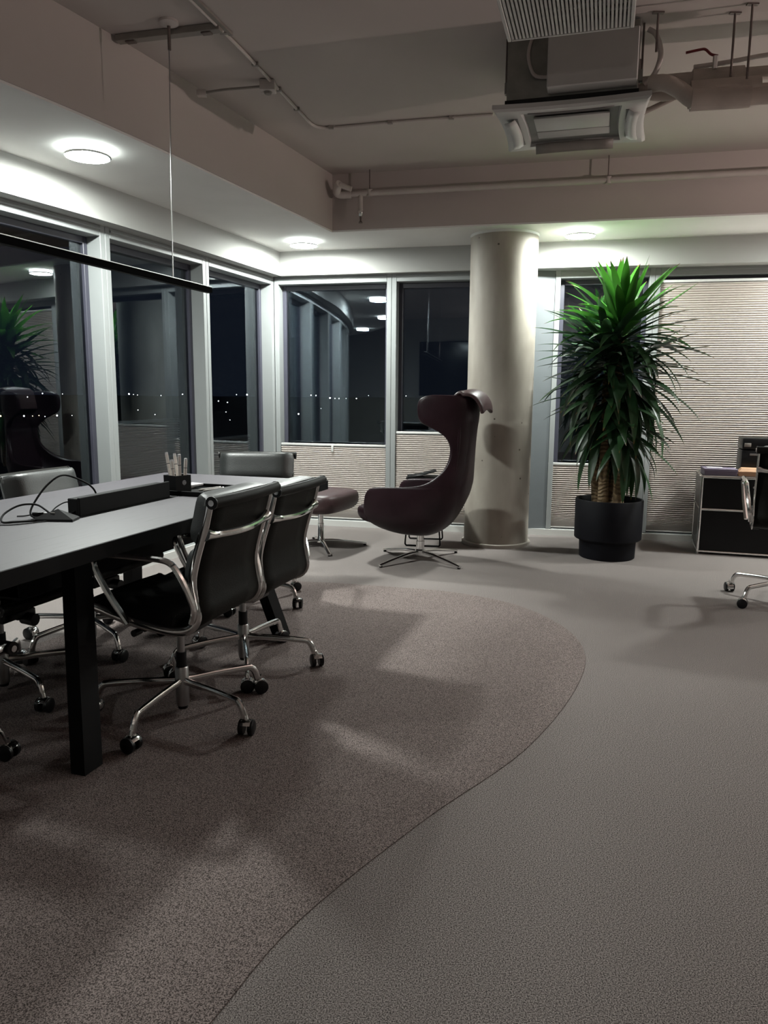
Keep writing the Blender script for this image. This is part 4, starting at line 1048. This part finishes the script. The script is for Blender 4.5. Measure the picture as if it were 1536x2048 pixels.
# sprinkler line on the back bulkhead
SP = thing('sprinkler_pipe', (0, 0, 0), 'white sprinkler pipe with elbow and sprinkler head along the back bulkhead', 'pipe')
yb0 = lambda x: beam_y(x) - .075
zsp = 2.795
MB().tube([(-.33, yb0(-.33), zsp), (6.5, yb0(6.5), zsp)], .022, n=14).build('pipe_run', MT['pipewhite'], SP)
MB().tube(spline([(-.27, yb0(-.27), zsp), (-.355, yb0(-.355), zsp), (-.385, yb0(-.38) - .02, zsp + .012), (-.375, yb0(-.38) - .06, zsp + .045), (-.36, yb0(-.36) - .08, zsp + .06)], 4), .031, n=14).build('elbow', MT['pipewhite'], SP)
MB().tube([(-.36, yb0(-.36) - .07, zsp + .055), (-.27, yb0(-.27) - .06, zsp + .02)], .020, n=10).build('branch_stub', MT['pipewhite'], SP)
MB().tube([(-.20, yb0(-.20), zsp), (-.20, yb0(-.20), zsp - .13)], .018, n=12).build('drop_pipe', MT['pipewhite'], SP)
MB().lathe([(.022, 0), (.024, -.012), (.018, -.030), (.012, -.04), (0, -.04)], c=(-.20, yb0(-.20), zsp - .13), n=14).build('head_cup', MT['chrome'], SP)
mb = MB(); mb.lathe([(0, 0), (.008, 0), (.006, -.03), (.016, -.046), (.016, -.049), (0, -.049)], c=(-.20, yb0(-.20), zsp - .17), n=12); mb.build('sprinkler_head', MT['rod'], SP)
for x in (-.13, 1.6, 3.3):
    h = MB().tube([(x, yb0(x), zsp - .024), (x, yb0(x), zsp + .024)], .024, n=14).build('pipe_clamp', MT['pipewhite'], SP)
    MB().cyl((x, yb0(x), zsp + .02), (x, yb0(x), Z_CEIL), .004, n=6).build('clamp_rod', MT['rod'], h)

# pendant bar lamp (switched off)
pdir = U
pe = Vector((-.935, 4.175, 1.80)); PL = 3.0
PN = thing('pendant_light', pe - pdir * PL / 2, 'long thin black linear pendant lamp hanging over the table, switched off', 'pendant lamp', tang)
MB().box((0, 0, 0), (PL, .032, .028), bevel=.002, seg=1).build('profile', MT['pendant'], PN)
MB().box((0, 0, .0150), (PL - .004, .0335, .003)).build('top_strip', MT['satin'], PN, smooth=False)
MB().box((0, 0, -.0155), (PL - .02, .020, .003)).build('diffuser', MT['blackmatte'], PN, smooth=False)
pc = Vector((-1.018, 3.841, Z_CEIL)); rel = Matrix.Rotation(-tang, 3, 'Z') @ (pc - PN.location)
s0 = .012
MB().tube([(rel.x, 0, .018), (rel.x, rel.y * .5, (rel.z) * .5), (rel.x, rel.y, rel.z - .03)], .0026, n=6).build('cord', MT['satin'], PN)
MB().lathe([(0, 0), (.045, 0), (.045, -.012), (.020, -.022), (.010, -.022), (0, -.022)], c=rel, n=24).build('canopy', MT['pipewhite'], PN)
MB().cyl((rel.x, rel.y, rel.z - .022), (rel.x, rel.y, rel.z - .125), .008, n=10).build('cord_grip', MT['rod'], PN)
MB().tube([(rel.x - 2.2, 0, .018), (rel.x - 2.2, rel.y, rel.z)], .0026, n=6).build('cord', MT['satin'], PN)

# wall screen behind the camera (it shows up in the back windows)
TV = thing('wall_screen', (-3.15, -2.925, 0), 'large black switched off screen on the rear wall', 'screen')
MB().box((0, 0, 1.82), (2.0, .05, 1.24), bevel=.006).build('bezel', MT['plastic'], TV)
MB().box((0, .027, 1.82), (1.96, .004, 1.20)).build('display', MT['screen'], TV, smooth=False)

# ================================================================== NIGHT OUTSIDE
gr_ = MB().face([(-5000, 12, -38), (5000, 12, -38), (5000, 6000, -38), (-5000, 6000, -38)])
struct('ground', gr_, MT['night'])
gl_ = MB().face([(-5000, -2000, -38.1), (-14, -2000, -38.1), (-14, 6000, -38.1), (-5000, 6000, -38.1)])
struct('ground', gl_, MT['night'])
R2 = random.Random(5)
def px_dir(x, y):
    return (fwd * F + cx_ * (x - 768) - cy_ * (y - 1024)).normalized()
spots = [(85, 787, 0), (125, 788, 0), (55, 794, 0), (167, 787, 0), (1, 832, 1), (48, 832, 0), (65, 832, 1), (78, 831, 1), (90, 833, 0), (114, 831, 0), (144, 831, 0),
         (258, 788, 0), (267, 789, 0), (275, 790, 0), (276, 820, 0), (322, 791, 0), (365, 788, 0), (310, 829, 0), (372, 801, 0),
         (473, 789, 0), (494, 788, 0), (455, 805, 0), (452, 824, 0), (437, 802, 0), (460, 840, 0),
         (622, 789, 0), (632, 791, 0), (660, 796, 0), (670, 797, 0), (678, 797, 0), (692, 797, 0), (713, 797, 0), (737, 780, 0), (597, 828, 0), (642, 817, 0), (875, 779, 0), (909, 780, 0), (812, 781, 0), (1068, 787, 0), (1095, 803, 0), (1110, 806, 0), (1098, 793, 0)]
lm = {0: MB().lathe([(0, 1), (.8, .6), (1, 0), (.8, -.6), (0, -1)], n=6).mesh('city_light', MT['citywhite']), 1: MB().lathe([(0, 1), (.8, .6), (1, 0), (.8, -.6), (0, -1)], n=6).mesh('city_light', MT['cityamber'])}
for (x, y, k) in spots:
    y = max(y, 791.5 + .0075 * (x - 768))
    d = px_dir(x, y); dist = R2.uniform(560, 900)
    if d.z < -.001: dist = min(dist, 36 / -d.z)
    o = bpy.data.objects.new('city_light', lm[k]); COL.objects.link(o)
    o.location = Vector((0, 0, EYE)) + d * dist; sc_ = dist * R2.choice((.0003, .00045, .0006, .0009)); o.scale = (sc_,) * 3
    tag(o, ['distant white city light glimmering outside the dark windows', 'distant amber city light glimmering outside the left window'][k], 'light', ['white city lights outside', 'amber city lights outside'][k])
